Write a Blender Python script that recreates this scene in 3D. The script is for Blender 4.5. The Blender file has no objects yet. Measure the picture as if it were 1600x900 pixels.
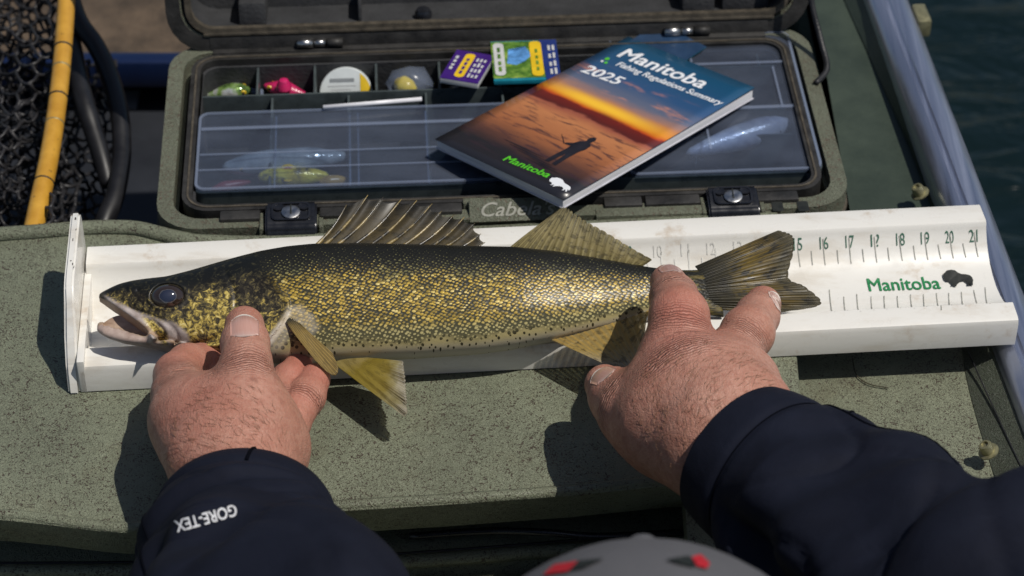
import bpy, bmesh, math, random
import numpy as np
from mathutils import Vector, Matrix
from mathutils.bvhtree import BVHTree
rng = np.random.default_rng(7); random.seed(7)
SC = bpy.context.scene
COL = SC.collection
R = math.radians
# ------------------------------------------------------------------ camera, sky, sun, exposure
CAM_D, CAM_PITCH, LENS = 1.51, R(40), 85.0
FPX = LENS / 36 * 1600
CP = np.array([0, -CAM_D * math.cos(CAM_PITCH), CAM_D * math.sin(CAM_PITCH)])
CF = np.array([0, math.cos(CAM_PITCH), -math.sin(CAM_PITCH)])
CR = np.array([1.0, 0, 0]); CU = np.cross(CR, CF)
cd = bpy.data.cameras.new('camera'); cam = bpy.data.objects.new('camera', cd); COL.objects.link(cam)
cam.location = CP; cam.rotation_euler = (R(90) - CAM_PITCH, 0, 0)
cd.lens = LENS; cd.sensor_width = 36; cd.clip_start = 0.02; cd.clip_end = 500
cd.dof.use_dof = True; cd.dof.focus_distance = 1.40; cd.dof.aperture_fstop = 11.0
SC.camera = cam
SUN_DIR = np.array([0.45, -0.17, 1.0]); SUN_DIR /= np.linalg.norm(SUN_DIR)
SUN_EL = math.asin(SUN_DIR[2]); SUN_AZ = math.atan2(SUN_DIR[0], SUN_DIR[1])
world = bpy.data.worlds.new('World'); SC.world = world; world.use_nodes = True
wn = world.node_tree
sky = wn.nodes.new('ShaderNodeTexSky'); sky.sky_type = 'NISHITA'; sky.sun_disc = False
sky.sun_elevation = SUN_EL; sky.sun_rotation = SUN_AZ; sky.air_density = 1.0; sky.dust_density = 1.0
wn.links.new(sky.outputs[0], wn.nodes['Background'].inputs[0])
wn.nodes['Background'].inputs[1].default_value = 0.05
sd = bpy.data.lights.new('sun', 'SUN'); sun = bpy.data.objects.new('sun', sd); COL.objects.link(sun)
sd.energy = 3.15; sd.angle = R(0.55); sd.color = (1.0, 0.95, 0.87)
sun.rotation_euler = Vector(-SUN_DIR).to_track_quat('-Z', 'Y').to_euler()
SC.view_settings.view_transform = 'Standard'; SC.view_settings.look = 'None'
SC.view_settings.exposure = 0.12; SC.view_settings.gamma = 1.0
SC.render.engine = 'CYCLES'
SC.cycles.max_bounces = 8; SC.cycles.transparent_max_bounces = 12
SC.cycles.use_denoising = True

# ------------------------------------------------------------------ helpers
def A(*v): return np.array(v, float)
def nrm(v): v = np.asarray(v, float); return v / np.linalg.norm(v)
def ray(x, y):
    return nrm(CF + CR * (x - 800) / FPX - CU * (y - 450) / FPX)
def at(x, y, z=0.0):
    d = ray(x, y); return CP + d * ((z - CP[2]) / d[2])
def on_plane(x, y, p0, n):
    d = ray(x, y); return CP + d * (((p0 - CP) @ n) / (d @ n))
def tag(o, label=None, cat=None, group=None, kind=None):
    if label: o['label'] = label
    if cat: o['category'] = cat
    if group: o['group'] = group
    if kind: o['kind'] = kind
    return o
def empty(name, loc=(0, 0, 0), **k):
    o = bpy.data.objects.new(name, None); o.location = loc; o.empty_display_size = .02
    COL.objects.link(o); tag(o, **k); return o
def setparent(o, p):
    if p is not None:
        o.parent = p; o.matrix_parent_inverse = world_matrix(p).inverted()
def world_matrix(o):
    M = o.matrix_basis.copy()
    if o.parent: M = world_matrix(o.parent) @ o.matrix_parent_inverse @ M
    return M
def mobj(name, V, Fc, mat, parent=None, smooth=True, uv=None, attrs=None, M=None, **k):
    me = bpy.data.meshes.new(name)
    V = np.asarray(V, float)
    me.from_pydata([tuple(v) for v in V], [], [tuple(int(i) for i in f) for f in Fc])
    if smooth: me.polygons.foreach_set('use_smooth', [True] * len(me.polygons))
    if uv is not None:
        l = me.uv_layers.new(name='UVMap'); li = np.zeros(len(me.loops), int)
        me.loops.foreach_get('vertex_index', li); l.data.foreach_set('uv', np.asarray(uv, float)[li].ravel())
    for an, av in (attrs or {}).items():
        av = np.asarray(av, float)
        if av.ndim == 1:
            t = me.attributes.new(an, 'FLOAT', 'POINT'); t.data.foreach_set('value', av)
        else:
            t = me.attributes.new(an, 'FLOAT_COLOR', 'POINT')
            t.data.foreach_set('color', np.c_[av, np.ones(len(av))].ravel())
    if mat: me.materials.append(mat)
    me.update()
    o = bpy.data.objects.new(name, me); COL.objects.link(o)
    if M is not None: o.matrix_basis = M
    setparent(o, parent); tag(o, **k); return o
def bmobj(name, bm, mat, parent=None, smooth=False, M=None, **k):
    me = bpy.data.meshes.new(name); bm.normal_update(); bm.to_mesh(me); bm.free()
    if smooth: me.polygons.foreach_set('use_smooth', [True] * len(me.polygons))
    if mat: me.materials.append(mat)
    o = bpy.data.objects.new(name, me); COL.objects.link(o)
    if M is not None: o.matrix_basis = M
    setparent(o, parent); tag(o, **k); return o
def sharp(o, deg=35):
    me = o.data; me.polygons.foreach_set('use_smooth', [True] * len(me.polygons))
    me.set_sharp_from_angle(angle=R(deg)); return o
def frameM(o, ex, ey, ez):
    M = Matrix.Identity(4)
    for i, e in enumerate((ex, ey, ez)):
        for j in range(3): M[j][i] = e[j]
    for j in range(3): M[j][3] = o[j]
    return M
def bbox_bm(x0, x1, y0, y1, z0, z1, bev=0.0, seg=2, bm=None):
    b = bmesh.new()
    r = bmesh.ops.create_cube(b, size=1)
    for v in b.verts:
        v.co = Vector((x0 + (v.co.x + .5) * (x1 - x0), y0 + (v.co.y + .5) * (y1 - y0), z0 + (v.co.z + .5) * (z1 - z0)))
    if bev: bmesh.ops.bevel(b, geom=list(b.edges), offset=bev, segments=seg, affect='EDGES', profile=.6)
    if bm is None: return b
    me = bpy.data.meshes.new('t'); b.to_mesh(me); b.free(); bm.from_mesh(me); bpy.data.meshes.remove(me); return bm
def box(name, x0, x1, y0, y1, z0, z1, mat, parent=None, bev=0.0, M=None, seg=2, **k):
    o = bmobj(name, bbox_bm(x0, x1, y0, y1, z0, z1, bev, seg), mat, parent, M=M, **k)
    return sharp(o, 40)
def prism(name, poly, z0, z1, mat, parent=None, bev=0.0, M=None, seg=2, under=None, **k):
    b = bmesh.new()
    lo = [b.verts.new((p[0], p[1] + (under(p) if under else 0), z0)) for p in poly]; hi = [b.verts.new((p[0], p[1], z1)) for p in poly]
    n = len(poly); b.faces.new(lo[::-1]); tf = b.faces.new(hi)
    for i in range(n): b.faces.new((lo[i], lo[(i + 1) % n], hi[(i + 1) % n], hi[i]))
    bmesh.ops.recalc_face_normals(b, faces=list(b.faces))
    if bev:
        bmesh.ops.bevel(b, geom=list(tf.edges), offset=bev, segments=seg, affect='EDGES', profile=.5)
    o = bmobj(name, b, mat, parent, M=M, **k); return sharp(o, 40)
def rrect(x0, x1, y0, y1, r, n=6):
    P = []
    for cx, cy, a0 in ((x1 - r, y1 - r, 0), (x0 + r, y1 - r, 90), (x0 + r, y0 + r, 180), (x1 - r, y0 + r, 270)):
        for i in range(n + 1):
            a = R(a0 + 90 * i / n); P.append((cx + r * math.cos(a), cy + r * math.sin(a)))
    return P
def ringwall(name, outer, inner, z0, z1, mat, parent=None, bev=0.0, M=None, **k):
    """a closed frame between two loops of equal length"""
    b = bmesh.new(); n = len(outer)
    mk = lambda P, z: [b.verts.new((p[0], p[1], z)) for p in P]
    ol, oh, il, ih = mk(outer, z0), mk(outer, z1), mk(inner, z0), mk(inner, z1)
    for i in range(n):
        j = (i + 1) % n
        b.faces.new((ol[i], ol[j], oh[j], oh[i])); b.faces.new((oh[i], oh[j], ih[j], ih[i]))
        b.faces.new((ih[i], ih[j], il[j], il[i])); b.faces.new((il[i], il[j], ol[j], ol[i]))
    bmesh.ops.recalc_face_normals(b, faces=list(b.faces))
    if bev:
        E = [e for e in b.edges if e.verts[0].co.z == z1 and e.verts[1].co.z == z1 and abs(e.calc_face_angle(0)) > 1]
        bmesh.ops.bevel(b, geom=E, offset=bev, segments=3, affect='EDGES', profile=.5)
    o = bmobj(name, b, mat, parent, M=M, **k); return sharp(o, 40)
def cspline(P, n):
    """Catmull-Rom through the rows of P, n samples"""
    P = np.asarray(P, float); m = len(P)
    Q = np.vstack([2 * P[0] - P[1], P, 2 * P[-1] - P[-2]])
    T = np.linspace(0, m - 1 - 1e-9, n); I = T.astype(int); t = (T - I)[:, None]
    a, b, c, d = Q[I], Q[I + 1], Q[I + 2], Q[I + 3]
    return .5 * (2 * b + (c - a) * t + (2 * a - 5 * b + 4 * c - d) * t * t + (3 * b - a - 3 * c + d) * t ** 3)
def tube_vf(P, rad, seg=10, cap=True, up=(0, 0, 1), flat=1.0):
    P = np.asarray(P, float); n = len(P); rad = np.broadcast_to(np.asarray(rad, float), (n,))
    T = np.gradient(P, axis=0); T /= np.linalg.norm(T, axis=1)[:, None] + 1e-12
    V = []; ref = A(*up)
    for i in range(n):
        s = np.cross(T[i], ref)
        if np.linalg.norm(s) < 1e-4: s = np.cross(T[i], A(1, 0, 0))
        s = nrm(s); u = np.cross(s, T[i])
        for k in range(seg):
            a = 2 * math.pi * k / seg; V.append(P[i] + rad[i] * (math.cos(a) * s + flat * math.sin(a) * u))
    Fc = [(i * seg + k, i * seg + (k + 1) % seg, (i + 1) * seg + (k + 1) % seg, (i + 1) * seg + k) for i in range(n - 1) for k in range(seg)]
    if cap: Fc += [tuple(range(seg))[::-1], tuple((n - 1) * seg + k for k in range(seg))]
    return V, Fc
def tube(name, P, rad, mat, parent=None, seg=10, n=None, **k):
    if n: P = cspline(P, n); rad = np.interp(np.linspace(0, 1, n), np.linspace(0, 1, len(np.atleast_1d(rad))), np.atleast_1d(rad))
    V, Fc = tube_vf(P, rad, seg); return mobj(name, V, Fc, mat, parent, **k)
def lathe(name, prof, mat, parent=None, seg=24, M=None, **k):
    """prof = (r, z) pairs"""
    V = [(r * math.cos(2 * math.pi * j / seg), r * math.sin(2 * math.pi * j / seg), z) for r, z in prof for j in range(seg)]
    n = len(prof)
    Fc = [(i * seg + j, i * seg + (j + 1) % seg, (i + 1) * seg + (j + 1) % seg, (i + 1) * seg + j) for i in range(n - 1) for j in range(seg)]
    Fc += [tuple(range(seg))[::-1], tuple((n - 1) * seg + j for j in range(seg))]
    o = mobj(name, V, Fc, mat, None, **k)
    if M is not None: o.matrix_basis = M
    setparent(o, parent); return sharp(o, 35)
def text_vf(body, size=1.0, bold=0.0, shear=0.0, spacing=1.0, res=4):
    cu = bpy.data.curves.new('t', 'FONT'); cu.body = body; cu.size = size; cu.offset = bold * size; cu.shear = shear
    cu.space_character = spacing; cu.resolution_u = res; cu.fill_mode = 'FRONT'
    o = bpy.data.objects.new('t', cu); COL.objects.link(o)
    dg = bpy.context.evaluated_depsgraph_get(); dg.update()
    me = bpy.data.meshes.new_from_object(o.evaluated_get(dg))
    b = bmesh.new(); b.from_mesh(me)
    for y in np.linspace(-.15, .75, 10) * size: bmesh.ops.bisect_plane(b, geom=list(b.verts) + list(b.edges) + list(b.faces), plane_co=(0, y, 0), plane_no=(0, 1, 0))
    b.to_mesh(me); b.free()
    V = np.array([v.co[:] for v in me.vertices]).reshape(-1, 3); Fc = [tuple(p.vertices) for p in me.polygons]
    bpy.data.objects.remove(o); bpy.data.curves.remove(cu); bpy.data.meshes.remove(me)
    return V, Fc
def bold_vf(body, bold, shear=0.0, spacing=1.0):
    """letters thickened by overlaid shifted copies, each a hair above the last"""
    V0, F0 = text_vf(body, 1.0, 0.0, shear, spacing); V, Fc, L = [], [], []
    offs = [(0, 0)] + ([(bold * math.cos(R(60 * k)), bold * math.sin(R(60 * k))) for k in range(6)] if bold else [])
    for k, (dx, dy) in enumerate(offs):
        Fc += [tuple(i + len(V0) * k for i in f) for f in F0]; V += [(v[0] + dx, v[1] + dy) for v in V0]; L += [k * 1.5e-5] * len(V0)
    V = np.array(V); V -= V.min(0); return V, Fc, np.array(L)
def text_map(name, body, fn, width, mat, parent, height=None, bold=0.01, shear=0.0, spacing=1.0, **k):
    """lettering scaled to width (and height), each vertex mapped by fn(x, y)"""
    V, Fc, L = bold_vf(body, bold * 1.4, shear, spacing); mx = V.max(0); s = width / mx[0]
    sy = s if height is None else height / mx[1]; P = []
    for v, l in zip(V, L):
        p = fn(v[0] * s, v[1] * sy); e = 1e-4; n = np.cross(fn(v[0] * s + e, v[1] * sy) - p, fn(v[0] * s, v[1] * sy + e) - p); P.append(p + nrm(n) * l)
    return mobj(name, P, Fc, mat, parent, smooth=False, **k)
def smin(a, b, k):
    h = np.clip(.5 + .5 * (b - a) / k, 0, 1); return b + (a - b) * h - k * h * (1 - h)
def cone_d(p, a, b, ra, rb):
    ba = b - a; h = np.clip(((p - a) @ ba) / max(ba @ ba, 1e-12), 0, 1)
    return np.linalg.norm(p - a - h[:, None] * ba, axis=1) - (ra + (rb - ra) * h)
def surface_nets(fn, lo, hi, h, newton=2):
    lo = np.asarray(lo, float); n = np.ceil((np.asarray(hi) - lo) / h).astype(int) + 1
    ax = [lo[i] + h * np.arange(n[i]) for i in range(3)]
    Fv = np.empty(n)
    YZ = np.stack(np.meshgrid(ax[1], ax[2], indexing='ij'), -1).reshape(-1, 2)
    step = max(1, int(400000 / len(YZ)))
    for i in range(0, n[0], step):
        xs = ax[0][i:i + step]
        P = np.empty((len(xs), len(YZ), 3)); P[:, :, 0] = xs[:, None]; P[:, :, 1:] = YZ[None]
        Fv[i:i + step] = fn(P.reshape(-1, 3)).reshape(len(xs), n[1], n[2])
    S = Fv < 0
    c = [S[a:n[0] - 1 + a, b:n[1] - 1 + b, d:n[2] - 1 + d] for a in (0, 1) for b in (0, 1) for d in (0, 1)]
    cnt = sum(x.astype(int) for x in c); act = (cnt > 0) & (cnt < 8)
    idx = -np.ones(act.shape, int); I = np.argwhere(act); idx[act] = np.arange(len(I))
    acc = np.zeros((len(I), 3)); num = np.zeros(len(I))
    offs = [(a, b, d) for a in (0, 1) for b in (0, 1) for d in (0, 1)]
    for p in offs:
        for axs in range(3):
            if p[axs]: continue
            q = list(p); q[axs] = 1
            v0 = Fv[I[:, 0] + p[0], I[:, 1] + p[1], I[:, 2] + p[2]]; v1 = Fv[I[:, 0] + q[0], I[:, 1] + q[1], I[:, 2] + q[2]]
            m = (v0 < 0) != (v1 < 0); t = np.where(m, v0 / np.where(m, v0 - v1, 1), 0)
            pt = np.repeat(np.array(p, float)[None], len(I), 0); pt[:, axs] = t
            acc += pt * m[:, None]; num += m
    V = lo + h * (I + acc / num[:, None])
    Fc = []
    for axs in range(3):
        sl0 = [slice(0, n[i]) for i in range(3)]; sl1 = list(sl0)
        sl0[axs] = slice(0, n[axs] - 1); sl1[axs] = slice(1, n[axs])
        a, b = S[tuple(sl0)], S[tuple(sl1)]
        E = np.argwhere(a != b); o1, o2 = (axs + 1) % 3, (axs + 2) % 3
        E = E[(E[:, o1] > 0) & (E[:, o2] > 0) & (E[:, o1] < n[o1] - 1) & (E[:, o2] < n[o2] - 1)]
        if not len(E): continue
        fl = a[E[:, 0], E[:, 1], E[:, 2]]
        def g(d1, d2):
            Q = E.copy(); Q[:, o1] += d1; Q[:, o2] += d2; return idx[Q[:, 0], Q[:, 1], Q[:, 2]]
        q = np.stack([g(-1, -1), g(0, -1), g(0, 0), g(-1, 0)], 1); q[~fl] = q[~fl][:, ::-1]; Fc.append(q)
    Fc = np.vstack(Fc); Fc = Fc[(Fc >= 0).all(1)]
    for _ in range(newton):
        e = h * .25; f0 = fn(V); G = np.stack([(fn(V + e * np.eye(3)[i]) - fn(V - e * np.eye(3)[i])) / (2 * e) for i in range(3)], 1)
        st = -(f0 / np.maximum((G * G).sum(1), .05))[:, None] * G
        ln = np.linalg.norm(st, axis=1); st *= np.minimum(1, .6 * h / np.maximum(ln, 1e-12))[:, None]; V = V + st
    return V, Fc

# ------------------------------------------------------------------ materials
class Mat:
    def __init__(s, name, base=(.5, .5, .5), rough=.5, **k):
        s.m = bpy.data.materials.new(name); s.m.use_nodes = True; s.t = s.m.node_tree
        s.p = s.t.nodes['Principled BSDF']; s.out = s.t.nodes['Material Output']
        s.set('Base Color', base); s.set('Roughness', rough)
        for a, b in k.items(): s.set(a.replace('_', ' '), b)
    def set(s, n, v):
        i = s.p.inputs[n]
        if hasattr(v, 'links') or isinstance(v, bpy.types.NodeSocket): s.t.links.new(v, i)
        elif isinstance(v, (tuple, list)): i.default_value = tuple(v) + ((1,) if len(v) == 3 and i.type == 'RGBA' else ())
        else: i.default_value = v
    def n(s, typ, out=0, _p=None, **k):
        nd = s.t.nodes.new('ShaderNode' + typ)
        for a, b in (_p or {}).items(): setattr(nd, a, b)
        for a, b in k.items():
            key = int(a[1:]) if a[0] == 'i' and a[1:].isdigit() else a.replace('_', ' ')
            i = nd.inputs[key]
            if isinstance(b, bpy.types.NodeSocket): s.t.links.new(b, i)
            elif isinstance(b, (tuple, list)) and i.type == 'RGBA' and len(b) == 3: i.default_value = tuple(b) + (1,)
            else: i.default_value = b
        return nd.outputs[out]
    def coord(s, which='Object'): return s.n('TexCoord', which)
    def mapv(s, v, scale=(1, 1, 1), rot=(0, 0, 0), loc=(0, 0, 0)): return s.n('Mapping', i0=v, Scale=scale, Rotation=rot, Location=loc)
    def noise(s, v, scale, detail=3, rough=.5, dist=0.0, out='Fac'): return s.n('TexNoise', out, Vector=v, Scale=scale, Detail=detail, Roughness=rough, Distortion=dist)
    def vor(s, v, scale, rnd=1.0, out='Distance', feat='F1', dim='3D'): return s.n('TexVoronoi', out, {'feature': feat, 'voronoi_dimensions': dim}, Vector=v, Scale=scale, Randomness=rnd)
    def math(s, op, a, b=0.0, c=0.0, clamp=False): return s.n('Math', 0, {'operation': op, 'use_clamp': clamp}, i0=a, i1=b, i2=c)
    def ss(s, v, a, b, lo=0.0, hi=1.0): return s.n('MapRange', 0, {'interpolation_type': 'SMOOTHSTEP'}, Value=v, i1=a, i2=b, i3=lo, i4=hi)
    def lin(s, v, a, b, lo=0.0, hi=1.0): return s.n('MapRange', 0, {}, Value=v, i1=a, i2=b, i3=lo, i4=hi)
    def mix(s, f, a, b, bt='MIX'): return s.n('Mix', 2, {'data_type': 'RGBA', 'blend_type': bt}, i0=f, i6=a, i7=b)
    def ramp(s, f, stops):
        nd = s.t.nodes.new('ShaderNodeValToRGB'); s.t.links.new(f, nd.inputs[0]); e = nd.color_ramp.elements
        while len(e) < len(stops): e.new(.5)
        for q, (p, c) in zip(e, stops): q.position = p; q.color = tuple(c) + (1,)
        return nd.outputs[0]
    def attr(s, n, out='Fac'): return s.n('Attribute', out, {'attribute_name': n})
    def sep(s, v): 
        nd = s.t.nodes.new('ShaderNodeSeparateXYZ'); s.t.links.new(v, nd.inputs[0]); return nd.outputs
    def bump(s, h, dist=.001, strength=1.0, normal=None):
        k = {'Height': h, 'Distance': dist, 'Strength': strength}
        if normal is not None: k['Normal'] = normal
        b = s.n('Bump', **k); s.set('Normal', b); return b
def plain(name, c, rough=.5, var=.15, scale=60, bump=0.0, **k):
    """a plain finish with a little uneven tone, wear and fine relief"""
    m = Mat(name, c, rough, **k); v = m.coord('Object'); f = m.noise(v, scale, 5, .6)
    m.set('Base Color', m.mix(m.lin(f, .3, .7), tuple(x * (1 - var) for x in c), tuple(min(1, x * (1 + var)) for x in c)))
    m.set('Roughness', m.lin(f, .3, .7, max(.02, rough - .08), min(1, rough + .1)))
    if bump: m.bump(m.noise(v, scale * 8, 3), bump)
    return m.m
def speckled(name, base=(.200, .217, .150), amount=1.0, rough=.42, scale=1.0, spot=(.045, .025, .019)):
    """sage green hammered paint with worm-like rust-brown flecks"""
    m = Mat(name, base, rough); v = m.coord('Object')
    w = m.noise(v, 400 * scale, 2, .5, 2.2); dens = m.noise(v, 28 * scale, 4, .6)
    thr = m.lin(dens, .3, .7, .62, .525)
    d = m.math('SUBTRACT', w, thr); fleck = m.ss(d, 0.0, .05)
    tone = m.noise(v, 9, 6, .65)
    b = m.mix(m.lin(tone, .3, .7), tuple(x * .74 for x in base), tuple(x * 1.14 for x in base))
    grime = m.ss(m.noise(v, 22, 6, .7, .4), .52, .70); b = m.mix(m.math('MULTIPLY', grime, .38), b, tuple(x * f for x, f in zip(base, (.62, .52, .46))))
    scr = m.ss(m.noise(m.mapv(v, (6, 190, 40), (0, 0, R(24))), 1.0, 5, .7), .66, .74); b = m.mix(m.math('MULTIPLY', scr, .35), b, tuple(min(1, x * 1.6) for x in base))
    m.set('Base Color', m.mix(m.math('MULTIPLY', fleck, .85 * amount), b, spot))
    worm = m.noise(v, 420 * scale, 2, .5, 2.6)
    hgt = m.math('ADD', m.ss(worm, .42, .6), m.math('MULTIPLY', fleck, -.6))
    m.bump(hgt, .0005, .8)
    m.set('Roughness', m.lin(worm, .35, .65, rough + .12, rough - .08))
    return m.m
# ------------------------------------------------------------------ the setting: water, boat
m = Mat('lake_water', (.004, .011, .012), .16, IOR=1.33); v = m.coord('Object')
wv = m.mapv(v, (1, 2.6, 1)); m.bump(m.math('ADD', m.noise(wv, 7, 4, .55, .6), m.math('MULTIPLY', m.noise(wv, 1.6, 3, .5, .4), 1.6)), .03, .55)
M_WATER = m.m
M_DECK = speckled('speckled_green_paint')
M_DECK2 = speckled('speckled_green_paint_worn', (.21, .225, .155), 1.0, .5, 1.1)
M_SMOOTH = plain('dark_green_paint', (.036, .050, .036), .45, .22, 25, .0003)
M_SIDE = speckled('shaded_side_paint', (.07, .082, .058), .7, .4, 1.2, (.03, .022, .018))  # darker copy of the deck paint, with the slope's shade in the colour
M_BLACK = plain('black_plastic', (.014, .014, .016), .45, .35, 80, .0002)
M_BLACKG = plain('glossy_black_plastic', (.012, .013, .017), .25, .3, 120)
M_DARK = plain('dark_bilge_shade', (.010, .012, .017), .6, .4, 12)  # near black, so the well floor's shadow is put into its colour
M_BLUE = plain('deep_blue_paint', (.004, .012, .05), .35, .2, 20)
M_BROWN = plain('brown_carpet', (.085, .06, .04), .95, .6, 22, .002)
M_STEEL = plain('steel', (.5, .5, .5), .32, .2, 200, Metallic=1.0)
M_BRASS = plain('olive_brass', (.30, .28, .16), .4, .3, 300, Metallic=.6)
m = Mat('brushed_aluminium', (.50, .55, .68), .34, Metallic=.9); v = m.coord('Object')
st = m.noise(m.mapv(v, (160, 3, 160)), 1.5, 4, .6); m.set('Base Color', m.mix(st, (.30, .33, .42), (.62, .66, .80)))
m.set('Roughness', m.lin(st, .3, .7, .24, .46)); m.bump(m.noise(v, 90, 4), .0004, .5); M_ALU = m.m

water = mobj('lake_water', [(-150, -150, -.62), (150, -150, -.62), (150, 150, -.62), (-150, 150, -.62)], [(0, 1, 2, 3)], M_WATER, smooth=False, kind='structure')

boat = empty('fishing_boat', (0, 0, -.5), label='green speckled fishing boat with hatch lid under the measuring board and silver gunwale', cat='boat')
W2 = lambda P, z: [at(x, y, z)[:2] for x, y in P]
back_e = [(-260, 385), (0, 367), (70, 362), (135, 357), (180, 356), (215, 358), (250, 366), (285, 374), (330, 379), (500, 377), (1215, 342), (1238, 350)]
front_e = [(1262, 738), (1248, 752), (1060, 757), (890, 774), (700, 788), (505, 800), (300, 820), (240, 829), (190, 832), (150, 829), (70, 819), (0, 812), (-260, 800)]
lid_poly = W2(back_e + [(1246, 372), (1246, 560), (1254, 650)] + front_e, 0)
hatch = prism('hatch_lid', lid_poly[::-1], -.034, 0, M_DECK, boat, bev=.0022, seg=3, under=lambda p: .016 if p[1] < -.14 else 0)
def bead(name, pts, z, r, par, mat=None, off=0.0):
    P = [at(x, y, z) + A(0, off, 0) for x, y in pts]
    return tube(name, P, [r], mat or M_DECK, par, 8, n=90)
bead('edge_bead', back_e[:-1], .0015, .0052, hatch)
bead('edge_bead', front_e[1:], -.0008, .0034, hatch, off=.0036)
bead('seam_groove', [(x, y - 15) for x, y in front_e[2:]], .0, .0007, hatch, M_SIDE)
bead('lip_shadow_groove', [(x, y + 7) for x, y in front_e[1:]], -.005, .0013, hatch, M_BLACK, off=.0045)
# the ledge below and in front of the hatch lid, and a second lid beyond it
e2 = [(1500, 812), (1100, 838), (830, 862), (540, 882), (250, 890), (0, 892), (-300, 892)]
q = W2(e2, -.062); far = [(-.62, -.12), (.26, -.08)]
ledge = prism('ledge', [(p[0], p[1]) for p in q] + far, -.10, -.062, M_DECK2, boat, bev=.004, seg=3)
bead('edge_bead', [(x, y + 1) for x, y in e2], -.064, .0042, ledge)
bead('groove', [(x, y - 12) for x, y in e2], -.0622, .0009, ledge, M_BLACK)
near = [(p[0], p[1] - .008) for p in q]
prism('front_panel', [(near[-1][0], -.62), (near[0][0], -.62)] + near, -.12, -.072, M_DECK2, boat, bev=.003)
# side panels to the right
RL = lambda y: .2954 - .0907 * (y + .0544)          # inner edge of the rail in plan
zs = -.024
crease_px = [(1319, 0), (1439, 278), (1492, 480), (1512, 600), (1552, 740), (1600, 880)]
cr = [at(x, y, zs)[:2] for x, y in crease_px]
cr = [cr[0] + (cr[0] - cr[1]) * 1.2] + cr + [cr[-1] + (cr[-1] - cr[-2]) * 2.5]
cut = at(1400, 455, zs)[1]
crs = cspline(np.array(cr), 60)
lo = [p for p in crs if p[1] <= cut]; hi = [p for p in crs if p[1] > cut]
prism('side_floor', [(.1, lo[-1][1]), (.1, cut)] + [tuple(p) for p in lo], zs - .02, zs, M_DECK2, boat)
prism('side_deck', [(.225, cut + .0015), (.225, hi[0][1])] + [tuple(p) for p in hi], zs - .02, zs - .0005, M_SMOOTH, boat)
def slope(name, P, mat):
    V = []; 
    for p in P:
        V += [(p[0], p[1], zs + .0006), (RL(p[1]) + .004, p[1], -.008), (RL(p[1]) + .004, p[1], -.06), (p[0], p[1], -.06)]
    n = len(P); Fc = [(4 * i + a, 4 * i + (a + 1) % 4, 4 * i + 4 + (a + 1) % 4, 4 * i + 4 + a) for i in range(n - 1) for a in range(4)]
    return sharp(mobj(name, V, Fc, mat, boat), 20)
slope('side_slope', lo, M_SIDE); sl2 = slope('side_slope', hi, M_SMOOTH)
tube('seam', [at(x, y, z) for x, y, z in ((1512, 548, -.0165), (1556, 645, -.016), (1603, 745, -.0145), (1680, 900, -.013))], [.0005], M_BLACK, boat, 6, n=20)
def bolt(px, py, z, par, tilt=(0, 0, 0)):
    p = at(px, py, z)
    M = Matrix.Translation(Vector(p)) @ Matrix.Rotation(R(-28), 4, 'Y')
    b = lathe('bolt', [(.0001, .0), (.0062, .0), (.0062, .0008), (.0042, .0012), (.0040, .0055), (.0034, .0068), (.0022, .0070), (.0020, .0058), (.0001, .0058)], M_BRASS, par, 20, M=M)
bolt(1545, 706, -.013, boat); bolt(1438, 303, -.012, boat)
# gunwale rail: extruded aluminium section
prof = [(0, -.035), (0, -.010), (.0015, -.005), (.005, -.0022), (.010, -.0012), (.0115, -.0030), (.0135, -.0030), (.015, -.0012), (.022, -.0015), (.028, -.004), (.0315, -.009), (.0325, -.016), (.031, -.03)]
ys = np.linspace(-.7, 2.5, 60); V = []
for y in ys:
    for a, z in prof: V.append((RL(y) + a, y, z))
n = len(prof)
rail = sharp(mobj('gunwale', V, [(i * n + k, i * n + k + 1, (i + 1) * n + k + 1, (i + 1) * n + k) for i in range(len(ys) - 1) for k in range(n - 1)], M_ALU, boat), 50)
box('cleat', -.004, .006, -.012, .012, -.008, .006, M_BRASS, rail, .002, M=Matrix.Translation(Vector(at(1437, 30, -.012))) @ Matrix.Rotation(R(6), 4, 'Z'))
V = []
for y in ys: V += [(RL(y) + .030, y, -.03), (RL(y) + .02, y, -.75)]
mobj('hull_side', V, [(2 * i, 2 * i + 1, 2 * i + 3, 2 * i + 2) for i in range(len(ys) - 1)], M_SMOOTH, boat)
# well behind the hatch on the left: dark floor, blue bench edge, brown carpet beyond
box('well_floor', -1.2, .24, -.3, 2.6, -.30, -.26, M_DARK, boat)
p = at(205, 82, -.2)
box('bench_edge', -.75, .02, p[1] - .008, p[1] + .010, -.232, -.205, M_BLUE, boat, .005)
box('carpet', -1.2, .0, p[1] + .012, 2.4, -.236, -.224, M_BROWN, boat)
tape = at(195, 150, -.255); box('tape_patch', -.011, .011, -.012, .014, 0, .0006, plain('grey_tape', (.2, .2, .21), .5), boat, M=Matrix.Translation(Vector((tape[0], tape[1], -.26))))

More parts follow.
